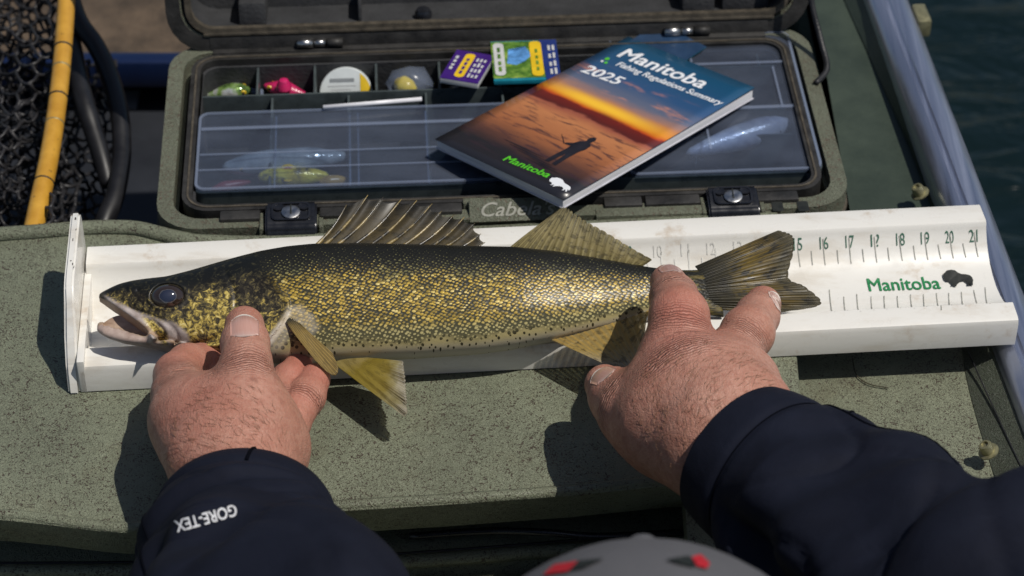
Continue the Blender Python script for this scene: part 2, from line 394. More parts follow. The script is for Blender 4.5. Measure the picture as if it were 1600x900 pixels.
# ------------------------------------------------------------------ measuring board
m = Mat('white_plastic', (.74, .72, .67), .28, Coat_Weight=.3); v = m.coord('Object')
dirt = m.ss(m.noise(m.mapv(v, (18, 60, 60)), 1.0, 6, .65), .47, .70); d2 = m.ss(m.noise(v, 34, 5, .7), .56, .74)
c = m.mix(m.math('MULTIPLY', dirt, .75), (.75, .735, .69), (.62, .575, .50)); c = m.mix(m.math('MULTIPLY', d2, .75), c, (.52, .43, .33))
m.set('Base Color', c); m.set('Roughness', m.lin(m.noise(v, 60, 4), .3, .7, .2, .42)); m.bump(m.noise(m.mapv(v, (30, 160, 160)), 1, 3), .0003, .35)
M_WHITE = m.m
BA = R(4.345); eu = A(math.cos(BA), math.sin(BA), 0); ev = A(-math.sin(BA), math.cos(BA), 0)
B0 = at(130, 614, 0); BL = .5615; B0[2] = 0
bprof = [(0, .001), (0, .017), (.0012, .0195), (.0035, .0205), (.014, .0215), (.0155, .0215), (.0163, .0195), (.019, .0165), (.024, .0125), (.031, .0092), (.039, .0075), (.048, .0070), (.057, .0082), (.065, .0108), (.072, .0148), (.077, .0192), (.0805, .0235), (.0825, .0268), (.0832, .0288), (.0842, .0298), (.0862, .0302), (.0995, .0302), (.1015, .0296), (.1022, .0282), (.1022, .001)]
bp_v = np.array([q[0] for q in bprof[1:-1]]); bp_z = np.array([q[1] for q in bprof[1:-1]])
board = empty('fish_measuring_board', B0, label='white plastic fish measuring board with green numbers lying under the fish', cat='ruler')
under = [(v, max(z - .0045, .0)) for v, z in bprof[4:-4]][::-1]
sec = bprof + [(.0985, .001), (.0985, .025)] + [(v, z) for v, z in under if .018 < v < .083] + [(.004, .015), (.004, .001)]
nu = 40; V = []
for i in range(nu + 1):
    u = BL * i / nu
    sh = 0.0
    for vv, z in sec: V.append(B0 + eu * (u + (-.0 if i < nu else (.0 - .10 * max(0, vv - .0)) * .25)) + ev * vv + A(0, 0, z))
n = len(sec); Fc = [(i * n + k, (i + 1) * n + k, (i + 1) * n + (k + 1) % n, i * n + (k + 1) % n) for i in range(nu) for k in range(n)]
Fc += [tuple(range(n)), tuple(nu * n + k for k in range(n))[::-1]]
trough = sharp(mobj('trough', V, Fc, M_WHITE, board), 28)
def bsurf(u, v, lift=.0004):
    z = np.interp(v, bp_v, bp_z); dz = (np.interp(v + .001, bp_v, bp_z) - np.interp(v - .001, bp_v, bp_z)) / .002
    nn = nrm(ev * (-dz) + A(0, 0, 1)); return B0 + eu * u + ev * v + A(0, 0, z) + nn * lift
def board_uv(px, py):
    d = ray(px, py); vs = np.linspace(.001, .101, 1200); z = np.interp(vs, bp_v, bp_z)
    P = CP + d[None] * ((z - CP[2]) / d[2])[:, None] - B0; f = P @ ev - vs
    k = np.argmax(np.diff(np.sign(f)) != 0); return (P[k] @ eu, vs[k])
# end stop plate
pl = [(-.0015, .0), (.004, .019), (.016, .030), (.026, .047), (.034, .0545), (.042, .0565), (.100, .0565), (.1045, .0545), (.106, .050), (.106, .0)]
b = bmesh.new(); L = []
for u in (-.0085, -.0015): L.append([b.verts.new(tuple(B0 + eu * (u + (.0012 if u < -.005 else 0) * (z > .03)) + ev * v + A(0, 0, z))) for v, z in pl])
b.faces.new(L[0]); b.faces.new(L[1][::-1])
for i in range(len(pl)): j = (i + 1) % len(pl); b.faces.new((L[0][i], L[1][i], L[1][j], L[0][j]))
bmesh.ops.recalc_face_normals(b, faces=list(b.faces)); bmesh.ops.bevel(b, geom=list(b.edges), offset=.0014, segments=3, affect='EDGES')
plate = sharp(bmobj('end_plate', b, M_WHITE, board), 50)
M_SCUFF = plain('dark_scuff', (.06, .045, .035), .8, .4, 300)
for k in range(7):
    v = .030 + .066 * rng.random() ** .8; u = -.0015 - .003 * rng.random(); l = .0005 + .0013 * rng.random(); w_ = .0002 + .0003 * rng.random()
    Q = [B0 + eu * (u + a * w_) + ev * (v + c_ * l) + A(0, 0, .0567) for a, c_ in ((-1, -1), (1, -.7), (.6, 1), (-1, .8))]
    if .043 < v: mobj('scuff', Q, [(0, 1, 2, 3)], M_SCUFF, plate, smooth=False)
box('joint_strip', -.0013, .0030, .0, .1015, .0005, .0245, M_WHITE, board, .0006, M=frameM(B0, eu, ev, A(0, 0, 1)))
M_GREEN = plain('faded_dark_green_print', (.045, .13, .085), .5, .3, 500)
M_LOGO = plain('green_logo_print', (.015, .20, .065), .45, .25, 400)
M_FAINT = plain('faint_grey_print', (.64, .63, .59), .5, .1, 500)
M_TICK = plain('grey_tick_print', (.33, .33, .29), .6, .5, 300)
M_INK = plain('black_print', (.014, .016, .014), .5, .3, 300)
def zp6(x, y): return 1180 + x / 2.812, 300 + y / 2.812
def bpatch(name, pts, mat, sub=8):
    mobj(name, pts, [(2 * i, 2 * i + 1, 2 * i + 3, 2 * i + 2) for i in range(len(pts) // 2 - 1)], mat, board)
def tick(x0, y0, x1, y1, mat=M_TICK, w=.00028):
    a = board_uv(*zp6(x0, y0)); c = board_uv(*zp6(x1, y1)); P = []
    for i in range(9):
        t = i / 8; u = a[0] + (c[0] - a[0]) * t; v = a[1] + (c[1] - a[1]) * t
        P += [bsurf(u - w, v), bsurf(u + w, v)]
    bpatch('tick_mark', P, mat)
for t in ((186, 222, 198, 330), (246, 258, 252, 322), (298, 205, 308, 322), (360, 255, 366, 315), (412, 200, 422, 315), (471, 250, 478, 308), (523, 195, 535, 310), (582, 243, 589, 302), (633, 190, 647, 302), (695, 235, 704, 298), (745, 187, 759, 298), (803, 230, 816, 294), (855, 180, 871, 292), (912, 225, 926, 288), (962, 175, 980, 286),
          (326, 430, 349, 528), (389, 462, 405, 522), (446, 450, 464, 525), (509, 460, 522, 520), (566, 458, 579, 516), (624, 458, 639, 512), (682, 452, 700, 512), (739, 450, 753, 505), (796, 445, 818, 520), (850, 445, 864, 498), (906, 440, 924, 500), (960, 432, 975, 490), (1010, 420, 1032, 492)): tick(*t)
for k in range(1, 7):
    x = 186 - 120 * k; tick(x, 222 + 8 * k, x + 8, 330 + 6 * k, M_FAINT, .0005); tick(x + 60, 258 + 7 * k, x + 66, 322 + 6 * k, M_FAINT, .0004)
for t, x, y, mt in (('15', 186, 187, M_GREEN), ('16', 301, 180, M_GREEN), ('17', 414, 172, M_GREEN), ('1?', 525, 167, M_GREEN), ('18', 637, 160, M_GREEN), ('19', 745, 155, M_GREEN), ('20', 852, 150, M_GREEN), ('21', 957, 143, M_GREEN),
                    ('9', -552, 225, M_GREEN), ('10', -430, 218, M_FAINT), ('11', -309, 208, M_FAINT), ('12', -196, 200, M_FAINT), ('13', -78, 190, M_FAINT)):
    u, v = board_uv(*zp6(x, y)); w = .0054 * (.5 if len(t) == 1 else 1); h = .0047; v = min(v, .0795)
    text_map('number_mark', t, lambda a, c_: bsurf(u - w / 2 + a, v - h / 2 + c_), w, mt, board, h, bold=.0)
u0, v0 = board_uv(1358, 456); u1, v1 = board_uv(1471, 452)
text_map('lettering', 'Manitoba', lambda a, c_: bsurf(u0 + a, v0 + c_ + (v1 - v0) * a / (u1 - u0)), u1 - u0, M_LOGO, board, .0105, bold=.012)
BISON = [(822, 365), (830, 360), (840, 348), (858, 345), (875, 347), (890, 358), (905, 364), (925, 365), (942, 370), (952, 380), (957, 392), (955, 402), (950, 392), (948, 398), (955, 408), (956, 415), (948, 415), (943, 403), (936, 405), (938, 415), (930, 417), (930, 405), (915, 395), (900, 398), (892, 405), (885, 412), (882, 420), (874, 420), (878, 408), (868, 408), (866, 416), (858, 420), (862, 410), (850, 398), (838, 398), (828, 390), (824, 378)]
def poly_fill(P2):
    b = bmesh.new(); f = b.faces.new([b.verts.new((x, y, 0)) for x, y in P2]); r = bmesh.ops.triangulate(b, faces=[f], quad_method='BEAUTY', ngon_method='BEAUTY')
    b.verts.ensure_lookup_table(); V = [v.co[:] for v in b.verts]; Fc = [tuple(v.index for v in f.verts) for f in b.faces]; b.free(); return V, Fc
V, Fc = poly_fill(BISON); mobj('bison_emblem', [bsurf(*board_uv(*zp6(x, y)), lift=.0011) for x, y, _ in V], Fc, M_INK, board, smooth=False)
# ------------------------------------------------------------------ tackle box
M_BOX = speckled('tackle_box_green', (.135, .145, .102), .75, .5, .8, (.10, .06, .042))
M_RIM = plain('dusty_black_rim', (.022, .021, .020), .55, .6, 60, .0003)
M_EDGE = plain('worn_brown_edge', (.060, .050, .036), .7, .5, 150, .0003)
M_LINER = plain('textured_black_liner', (.030, .031, .034), .7, .25, 40, .0006)
M_TRAY = plain('dark_smoky_tray', (.020, .021, .022), .35, .3, 40)
M_WALL = plain('smoky_divider', (.06, .075, .078), .3, .25, 90)
BXA = R(3.3); xu = A(math.cos(BXA), math.sin(BXA), 0); xv = A(-math.sin(BXA), math.cos(BXA), 0); UP = A(0, 0, 1)
BW, BD = .450, .209; RZ = .010
X0 = A(-.0097, .1665, 0) - xu * BW / 2 - xv * BD / 2
MB = frameM(X0, xu, xv, UP)
def bxy(px, py, z=0.0):
    p = at(px, py, z) - X0; return p @ xu, p @ xv
tb = empty('tackle_box', tuple(X0 + A(0, 0, -.13)), label='open speckled green tackle box with black latches standing behind the measuring board', cat='tackle box')
def rr(i, r): return rrect(i, BW - i, i, BD - i, r)
shell = ringwall('shell', rr(.006, .024), rr(.013, .018), -.14, -.004, M_BOX, tb, M=MB)
ringwall('flange', rr(0, .028), rr(.0105, .020), -.012, .0065, M_BOX, tb, .003, M=MB)
ringwall('flange_bead', rr(-.0014, .029), rr(.004, .025), -.0105, -.0078, M_EDGE, tb, .0008, M=MB)
gasket = ringwall('gasket_rim', rr(.0160, .018), rr(.0225, .012), -.03, .0085, M_RIM, tb, .0012, M=MB)
ringwall('rim_edge', rr(.0190, .0150), rr(.0203, .0140), .0080, .0092, M_EDGE, gasket, .0003, M=MB)
ringwall('liner', rr(.0222, .013), rr(.0242, .012), -.075, .003, M_LINER, tb, M=MB)
prism('box_floor', rr(.020, .014), -.078, -.074, M_LINER, tb, M=MB)
box('rear_rim', .03, BW - .03, BD - .0135, BD + .001, -.02, .0078, M_RIM, tb, .001, M=MB)
# black and green segments along the front rim
def seg(px0, px1, y0, y1, z0, z1, mat, name='rim_segment', bev=.0012):
    xa, xb = bxy(px0, 335, .004)[0], bxy(px1, 330, .004)[0]
    box(name, xa, xb, y0, y1, z0, z1, mat, tb, bev, M=MB)
for a, c in ((345, 408), (500, 592), (600, 722), (1010, 1095), (1185, 1250), (945, 1004)): seg(a, c, .0055, .0150, -.006, .0092, M_RIM)
seg(724, 772, .0125, .0185, -.02, .0098, M_BOX); seg(930, 1102, -.003, .0058, -.024, .0075, M_BOX)
seg(1188, 1262, -.001, .0052, -.02, .0072, M_BOX)
xa, xb = bxy(733, 335, .006)[0], bxy(874, 330, .006)[0]
pe = nrm(xv * .0145 + UP * .0075); pn = np.cross(xu, pe); PO = X0 + xu * xa + xv * (-.002) + UP * .0055
plq = box('name_plate', 0, xb - xa, 0, .0165, -.008, 0, M_BOX, tb, .001, M=frameM(PO, xu, pe, pn))
M_PLATE = plain('worn_grey_lettering', (.27, .27, .23), .6, .3, 300)
xs_ = bxy(752, 338, .006)[0] - xa; w_ = bxy(868, 335, .006)[0] - bxy(752, 338, .006)[0]
text_map('script_lettering', "Cabela's", lambda a, c_: PO + xu * (xs_ + a) + pe * (.0035 + c_) + pn * .0003, w_, M_PLATE, plq, .0105, bold=.006, shear=.35)
for px in (1217, 1257):
    xq, yq = bxy(px - 9, 331, .0072)
    text_map('numeral', '1', lambda a, c_: X0 + xu * (xq + a) + xv * (yq + c_) + UP * .0076, .0072, M_INK, tb, .0105, bold=.03)
# latches
def latch(px, py):
    x, _ = bxy(px, py, .012); e = []
    M = MB @ Matrix.Translation(Vector((x, 0, 0)))
    b = bmesh.new()
    prof = [(.0165, .0060), (.0165, .0125), (.0145, .0140), (-.0040, .0120), (-.0080, .0085), (-.0100, .0020), (-.0105, -.0200), (-.0060, -.0220), (-.0055, .0040)]
    wv = .0165; L = [[b.verts.new((sx * wv, y, z)) for y, z in prof] for sx in (-1, 1)]
    b.faces.new(L[0]); b.faces.new(L[1][::-1]); n = len(prof)
    for i in range(n): b.faces.new((L[0][i], L[1][i], L[1][(i + 1) % n], L[0][(i + 1) % n]))
    bmesh.ops.recalc_face_normals(b, faces=list(b.faces)); bmesh.ops.bevel(b, geom=list(b.edges), offset=.0014, segments=3, affect='EDGES')
    lt = sharp(bmobj('latch', b, M_BLACKG, tb, M=M), 40)
    T = Matrix.Translation(Vector((0, .005, .0137))) @ Matrix.Rotation(R(6), 4, 'X')
    ringwall('latch_lip', rrect(-.0125, .0125, -.0075, .0085, .004), rrect(-.0112, .0112, -.0062, .0072, .0032), -.001, .0007, M_BLACKG, lt, .0002, M=M @ T)
    lathe('screw', [(.0001, 0), (.0060, 0), (.0060, .0006), (.0048, .0011), (.0020, .0008), (.0001, .0005)], M_STEEL, lt, 24, M=M @ T)
    box('keyhole', -.0004, .0004, -.0022, .0058, .0004, .0014, M_INK, lt, M=M @ T)
    for sx in (-1, 1): lathe('recess_rim', [(.0001, 0), (.0034, 0), (.0034, .0004), (.0026, .0002), (.0001, -.0002)], M_BLACKG, lt, 16, M=M @ T @ Matrix.Translation(Vector((sx * .0082, .0048, .0002))))
    box('latch_ear', -.0205, -.0175, -.004, .013, -.014, .008, M_BOX, lt, .001, M=M); box('latch_ear', .0175, .0205, -.004, .013, -.014, .008, M_BOX, lt, .001, M=M)
latch(455, 318); latch(1139, 280)
# lid, hinged at the back and leaning away
LD = .05
HM = MB @ Matrix.Translation(Vector((0, BD - .006, .012))) @ Matrix.Rotation(R(-103), 4, 'X') @ Matrix.Translation(Vector((0, -(BD - .006), 0)))
lid = ringwall('lid', rr(.002, .028), rr(.010, .022), .0, LD, M_BOX, tb, M=HM)
ringwall('lid_flange', rr(-.001, .030), rr(.009, .022), -.001, .010, M_RIM, lid, .002, M=HM)
ringwall('lid_liner', rr(.0098, .022), rr(.0135, .019), .004, LD - .001, M_LINER, lid, .001, M=HM)
ringwall('lid_gasket', rr(.0125, .019), rr(.0165, .016), -.0015, .0045, M_EDGE, lid, .0008, M=HM)
prism('lid_panel', rr(.006, .025), LD - .003, LD + .004, M_LINER, lid, M=HM)
box('lid_sill', .028, BW - .028, BD - .0105, BD + .002, -.0016, .012, M_RIM, lid, .001, M=HM)
box('lid_sill_edge', .024, BW - .024, BD - .0135, BD - .0112, -.0022, .003, M_EDGE, lid, .0006, M=HM)
for px0, px1 in ((372, 415), (1076, 1128), (1140, 1215), (560, 566)):
    xa, xb = bxy(px0, 60, .02)[0], bxy(px1, 60, .02)[0]
    box('lid_rib', xa, xb, BD - .030, BD - .0115, .012, LD - .002, M_LINER, lid, .002, M=HM)
p = bxy(663, 50, .02)
lathe('lid_knob', [(.0001, 0), (.0060, 0), (.0062, .003), (.0045, .0058), (.0001, .0066)], M_BLACKG, lid, 20, M=MB @ Matrix.Translation(Vector((p[0], BD + .012, .0165))))
def hinge(px):
    x, _ = bxy(px, 78, .012)
    h = None
    for i, (a, c) in enumerate(((-.016, -.005), (-.004, .004), (.005, .016))):
        pts = [X0 + xu * (x + a) + xv * (BD - .010) + UP * .0115, X0 + xu * (x + c) + xv * (BD - .010) + UP * .0115]
        o = tube('hinge_barrel', pts, [.0032 if i != 1 else .0026] * 2, M_STEEL if i < 2 else M_RIM, tb, 12)
hinge(500); hinge(1080)
tube('lid_strap', [X0 + xu * x + xv * y + UP * z for x, y, z in ((BW - .004, .135, .008), (BW + .006, .15, .010), (BW + .004, .17, .02), (BW - .002, .19, .045), (BW - .004, .205, .09))], [.0022], M_BLACK, tb, 8, n=30)

# ------------------------------------------------------------------ organiser tray inside the box
m = Mat('clear_plastic'); nt = m.t
gl = m.p; m.set('Base Color', (.125, .145, .195)); m.set('Roughness', .10)  # bluish base colour stands in for sky reflected in the covers
v = m.coord('Object'); sky_haze = m.noise(m.mapv(v, (6, 14, 6)), 2.0, 5, .6); 
tr = nt.nodes.new('ShaderNodeBsdfTransparent'); tr.inputs[0].default_value = (.86, .92, 1, 1)
mx = nt.nodes.new('ShaderNodeMixShader'); nt.links.new(m.lin(sky_haze, .3, .7, .14, .40), mx.inputs[0]); nt.links.new(tr.outputs[0], mx.inputs[1]); nt.links.new(gl.outputs[0], mx.inputs[2])
nt.links.new(mx.outputs[0], m.out.inputs[0]); M_CLEAR = m.m
m = Mat('clear_plastic_edge', (.30, .36, .50), .2); nt = m.t
tr = nt.nodes.new('ShaderNodeBsdfTransparent'); mx = nt.nodes.new('ShaderNodeMixShader'); mx.inputs[0].default_value = .26
nt.links.new(tr.outputs[0], mx.inputs[1]); nt.links.new(m.p.outputs[0], mx.inputs[2]); nt.links.new(mx.outputs[0], m.out.inputs[0]); M_CLEDGE = m.m
TX0, TX1 = bxy(304, 250, 0)[0], bxy(1268, 200, 0)[0]
TY0, TY1 = bxy(500, 302, 0)[1], bxy(500, 84, 0)[1]
TZ = .003; TB = -.042
tray = empty('lure_tray', tuple(X0 + xu * TX0 + xv * TY0 + UP * TB), label='dark divided lure tray with a clear cover set inside the open tackle box', cat='lure tray')
box('tray_floor', TX0, TX1, TY0, TY1, TB - .002, TB, M_TRAY, tray, M=MB)
ringwall('tray_wall', rrect(TX0, TX1, TY0, TY1, .008), rrect(TX0 + .0022, TX1 - .0022, TY0 + .0022, TY1 - .0022, .006), TB - .001, TZ, M_WALL, tray, .0006, M=MB)
ROW = bxy(500, 149, 0)[1]; ROW2 = bxy(500, 232, 0)[1]
def div(x0, x1, y0, y1, z1=TZ - .001, par=None): box('divider', x0, x1, y0, y1, TB - .0005, z1, M_WALL, tray, .0003, M=MB)
SPL = bxy(955, 120, 0)[0]
div(TX0 + .001, SPL, ROW - .0008, ROW + .0008); div(TX0 + .001, TX1 - .001, ROW2 - .0006, ROW2 + .0006, TZ - .004)
for px in (403, 492, 588, 687, 780, 870): x = bxy(px, 125, 0)[0]; div(x - .0008, x + .0008, ROW + .001, TY1 - .001)
for px in (424, 545, 668, 790): x = bxy(px, 200, 0)[0]; div(x - .0008, x + .0008, TY0 + .001, ROW - .001, TZ - .003)
div(SPL - .0008, SPL + .0008, TY0 + .001, TY1 - .001)
for px, py in ((1072, 75), (1180, 75)): x = bxy(px, py, 0)[0]; div(x - .0007, x + .0007, bxy(1100, 105, 0)[1], TY1 - .001, TZ - .003)
y = bxy(1100, 105, 0)[1]; div(SPL, TX1 - .001, y - .0007, y + .0007, TZ - .003)
y = bxy(1150, 172, 0)[1]; div(SPL, TX1 - .001, y - .0007, y + .0007, TZ - .003)
# clear covers: one over the front rows, one over the right-hand third
CVY = bxy(500, 172, .006)[1]
def cover(x0, x1, y0, y1, tilt=0):
    c = prism('cover', rrect(x0, x1, y0, y1, .007, 5), .0046, .0062, M_CLEAR, tray, .0005, M=MB)
    ringwall('cover_lip', rrect(x0, x1, y0, y1, .007, 5), rrect(x0 + .0018, x1 - .0018, y0 + .0018, y1 - .0018, .0055, 5), .0063, .0074, M_CLEDGE, c, .0003, M=MB)
    return c
c1 = cover(TX0 + .002, SPL - .001, TY0 - .001, CVY); c2 = cover(SPL + .001, TX1 - .001, TY0 - .001, TY1 - .001)
for py, w in ((198, .0016), (238, .0006), (262, .0006)):
    y = bxy(480, py, .006)[1]; box('cover_rib', TX0 + .004, SPL - .003, y - w, y + w, .0063, .0074, M_CLEDGE, c1, .0004, M=MB)
for px in (430, 547, 560, 668, 790):
    x = bxy(px, 240, .006)[0]; box('cover_rib', x - .0006, x + .0006, TY0 + .002, CVY - .003, .0036, .0045, M_CLEDGE, c1, M=MB)
for py, w in ((100, .0012), (170, .0016)):
    y = bxy(1150, py, .006)[1]; box('cover_rib', SPL + .004, TX1 - .003, y - w, y + w, .0063, .0074, M_CLEDGE, c2, .0004, M=MB)
for px, y0, y1 in ((1075, 100, 45), (1215, 170, 105), (1105, 235, 175)):
    x = bxy(px, (y0 + y1) / 2, .006)[0]; box('cover_rib', x - .0008, x + .0008, bxy(px, y0, .006)[1], bxy(px, y1, .006)[1], .0063, .0074, M_CLEDGE, c2, .0003, M=MB)
xa, ya = bxy(505, 168, .0085); xb, yb = bxy(659, 155, .0085)
tube('glare_strip', [X0 + xu * xa + xv * ya + UP * .0086, X0 + xu * xb + xv * yb + UP * .0086], [.0016, .0016], plain('glare_strip_white', (.78, .78, .82), .3, .1), None, 10, label='thin white strip standing in for glare along the clear cover edge', cat='glare strip')  # white strip built in place of glare on the cover's edge
# ------------------------------------------------------------------ the fish (walleye), lying on its side, held by both hands
FT = R(26); FZ = .038
e_s = eu.copy(); e_t = nrm(ev * math.cos(FT) + UP * math.sin(FT)); e_n = np.cross(e_s, e_t)
FO = at(700, 480, FZ)                                     # a point of the fish's middle plane
FO = FO + e_s * ((on_plane(157, 480, FO, e_n) - FO) @ e_s)  # origin near the snout
MF = frameM(FO, e_s, e_t, e_n)
def fst(px, py, n=0.0):
    p = on_plane(px, py, FO + e_n * n, e_n) - FO; return p @ e_s, p @ e_t
CL = A((CP - FO) @ e_s, (CP - FO) @ e_t, (CP - FO) @ e_n)      # camera seen from the fish: for laying markings on the near flank
def flank(P):
    n_ = np.abs(P[:, 2]); k = CL[2] / (CL[2] - n_)
    return np.stack([CL[0] + (P[:, 0] - CL[0]) * k, CL[1] + (P[:, 1] - CL[1]) * k], 1)
def fw(s, t, n=0.0): return FO + e_s * s + e_t * t + e_n * n
TANF = math.tan(R(50) - FT)
top_px = [(150, 464), (158, 458), (172, 450), (188, 443), (208, 438), (228, 435), (262, 431), (300, 421), (340, 409), (375, 399), (410, 390), (450, 383), (490, 379), (560, 378), (650, 380), (750, 383), (800, 384), (870, 390), (950, 402), (1020, 413), (1060, 414), (1085, 412), (1110, 408), (1130, 404)]
bot_px = [(150, 468), (158, 473), (172, 483), (188, 495), (208, 510), (228, 524), (262, 540), (300, 547), (340, 556), (375, 564), (410, 569), (450, 572), (490, 571), (560, 566), (650, 563), (750, 556), (800, 549), (870, 534), (950, 511), (1020, 487), (1060, 482), (1085, 482), (1110, 484), (1130, 487)]
TS = np.array([fst(*p) for p in top_px]); BS = np.array([fst(*p) for p in bot_px])
LF = fst(1130, 445)[0]
sg = np.linspace(-.004, LF, 900)
def smooth(y, w=9):
    k = np.hanning(w * 2 + 1); k /= k.sum(); return np.convolve(np.pad(y, w, 'edge'), k, 'valid')
tu = smooth(np.interp(sg, TS[:, 0], TS[:, 1]), 12); bl = smooth(np.interp(sg, BS[:, 0], BS[:, 1]), 12)
cen = (tu + bl) / 2; Ah = np.maximum((tu - bl) / 2, .001)
thk = np.interp(sg, [0, .02, .05, .10, .18, .26, .33, .355, .370, LF], [1.05, .85, .66, .60, .56, .56, .48, .34, .15, .03])
ah = .955 * Ah / np.sqrt(1 + (thk * TANF) ** 2); bh = ah * thk
drop = np.interp(sg, [0, .25, .33, LF], [0, 0, -.004, -.011])         # the tail sinks into the trough
Ls = fst(152, 515)[0]
jt = np.array([fst(*p) for p in ((150, 507), (156, 503), (170, 503), (190, 509), (215, 519), (240, 531), (270, 538), (320, 545))])
jb = np.array([fst(*p) for p in ((150, 514), (156, 521), (172, 530), (195, 538), (220, 542), (250, 546), (290, 550), (340, 557))])
def fI(a): return lambda s: np.interp(s, sg, a)
f_c, f_a, f_b, f_d = fI(cen), fI(ah), fI(bh), fI(drop)
EYE_R = .0112
def flank_hit(px, py):
    lo_ = -.01; best = None
    for n_ in np.linspace(.035, 0, 700):
        q_ = fst(px, py, n_); u_ = abs((q_[1] - f_c(q_[0])) / f_a(q_[0])) ** 2.45 + abs(n_ / f_b(q_[0])) ** 2.45
        if u_ < 1: return A(q_[0], q_[1], n_)
EYE = flank_hit(262, 462) - A(0, 0, .0052)
def px_poly(P, n_=40):
    return cspline(np.array([fst(*p) for p in P]), n_)
def dpoly(st, C):
    """distance of (s, t) points to a 2D polyline and the signed side"""
    best = np.full(len(st), 9.0); side = np.zeros(len(st)); par = np.zeros(len(st))
    for i in range(len(C) - 1):
        a, b = C[i], C[i + 1]; ba = b - a; w = st - a; h = np.clip((w @ ba) / (ba @ ba), 0, 1)
        d = np.linalg.norm(w - h[:, None] * ba, axis=1); m_ = d < best
        best[m_] = d[m_]; side[m_] = (ba[0] * w[:, 1] - ba[1] * w[:, 0])[m_]; par[m_] = ((i + h) / (len(C) - 1))[m_]
    return best, side, par
OPER = px_poly([(395, 415), (425, 432), (447, 462), (452, 480), (440, 505), (420, 530), (395, 550), (360, 562)])    # rear edge of the gill cover
PREO = px_poly([(352, 425), (364, 448), (368, 475), (362, 500), (345, 522), (318, 535), (290, 540)])               # cheek edge
MAXI = px_poly([(165, 463), (182, 477), (205, 493), (228, 512), (240, 530)])                                       # upper lip bone
MAX2 = px_poly([(200, 480), (225, 492), (247, 506), (257, 520), (252, 530), (238, 533)])
PREB = px_poly([(205, 481), (245, 496), (270, 512), (278, 528), (272, 540)])
def fish_sdf(P):
    s, t, n_ = P[:, 0], P[:, 1], P[:, 2] - f_d(P[:, 0])
    a, b, c = f_a(s), f_b(s), f_c(s)
    q = (np.abs((t - c) / a) ** 2.45 + np.abs(n_ / b) ** 2.45) ** (1 / 2.45)
    d = (q - 1) * np.minimum(a, b) * .9
    d = np.maximum(d, np.maximum(-.0005 - s, s - LF))
    # lower jaw
    lt, lb = np.interp(s, jt[:, 0], jt[:, 1]), np.interp(s, jb[:, 0], jb[:, 1])
    jc, ja = (lt + lb) / 2, np.maximum((lt - lb) / 2, .0005) * .95
    tj = t + .75 * n_ * np.interp(s, [Ls, Ls + .045], [1, 0])
    ja = ja * np.interp(s, [Ls + .04, Ls + .075], [1, .35])
    jw = np.interp(s, [Ls, Ls + .004, Ls + .02, Ls + .05, Ls + .075], [.002, .0055, .0085, .011, .011])
    qj = np.sqrt(((tj - jc) / ja) ** 2 + (n_ / jw) ** 2); dj = (qj - 1) * np.minimum(ja, jw)
    dj = np.maximum(dj, np.maximum(Ls - s, s - (Ls + .075)))
    hol = (np.sqrt(((tj - (lt + .0015)) / (ja * 1.5)) ** 2 + (n_ / (jw - .0022)) ** 2) - 1) * np.minimum(ja, jw) 
    dj = np.maximum(dj, -np.where((s > Ls + .0035) & (s < Ls + .04), hol, 1))
    d = smin(d, dj, .0022)
    m_ = (s < .13) & (n_ > -.002) & (np.abs(d) < .02)
    if m_.any():
        st = flank(P[m_]); dd = d[m_]
        bd, sd_, pr = dpoly(st, OPER); dd = dd - .0016 * np.exp(-np.maximum(0, bd) / .006) * (sd_ < 0) * (bd < .02) * np.clip(pr * 6, 0, 1)
        bd, sd_, pr = dpoly(st, PREO); dd = dd + .0007 * np.exp(-(bd / .0011) ** 2)
        bd, sd_, pr = dpoly(st, MAXI); dd = dd - .0024 * np.exp(-(bd / .0022) ** 2)
        bd, sd_, pr = dpoly(st, MAX2); dd = dd + .0009 * np.exp(-(bd / .0009) ** 2)
        bd, sd_, pr = dpoly(st, PREB); dd = dd + .0008 * np.exp(-(bd / .0010) ** 2)
        for px, py in ((216, 455), (197, 452)):
            c_ = fst(px, py); dd = dd + .0012 * np.exp(-(((st - A(*c_)) ** 2).sum(1)) / .0012 ** 2)
        d[m_] = dd
    PE = (P - EYE) * A(1, 1.28, 1); de = np.linalg.norm(PE, axis=1)
    d = np.maximum(d, EYE_R * .99 - de)                    # eye socket
    tor = np.sqrt((np.sqrt(PE[:, 0] ** 2 + PE[:, 1] ** 2) - EYE_R * .99) ** 2 + (P[:, 2] - EYE[2] - .0048) ** 2) - .0011
    return smin(d, tor, .0012)
V, Fc = surface_nets(fish_sdf, (-.006, -.062, -.030), (LF + .003, .062, .030), .00125, 2)
s, t, nn_ = V[:, 0], V[:, 1], V[:, 2]
rel = (t - f_c(s) + np.abs(nn_ - f_d(s)) * TANF) / np.sqrt(f_a(s) ** 2 + (f_b(s) * TANF) ** 2)   # -1 belly .. 1 back
st = flank(V)
def region(poly, soft=.002):
    C = np.array([fst(*p) for p in poly]); C = np.vstack([C, C[:1]]); bd, _, _ = dpoly(st, C); ins = np.zeros(len(st), bool)
    for i in range(len(C) - 1):
        a, b = C[i], C[i + 1]; cnd = (a[1] > st[:, 1]) != (b[1] > st[:, 1])
        ins ^= cnd & (st[:, 0] < (b[0] - a[0]) * (st[:, 1] - a[1]) / (b[1] - a[1] + 1e-12) + a[0])
    return np.clip(.5 + np.where(ins, bd, -bd) / soft / 2, 0, 1)
headm = region([(140, 430), (300, 405), (400, 392), (420, 425), (447, 462), (452, 482), (430, 530), (390, 575), (330, 590), (140, 560)], .004)
pale = region([(140, 500), (170, 505), (235, 528), (262, 540), (320, 545), (352, 548), (400, 563), (400, 600), (140, 560)], .0015)
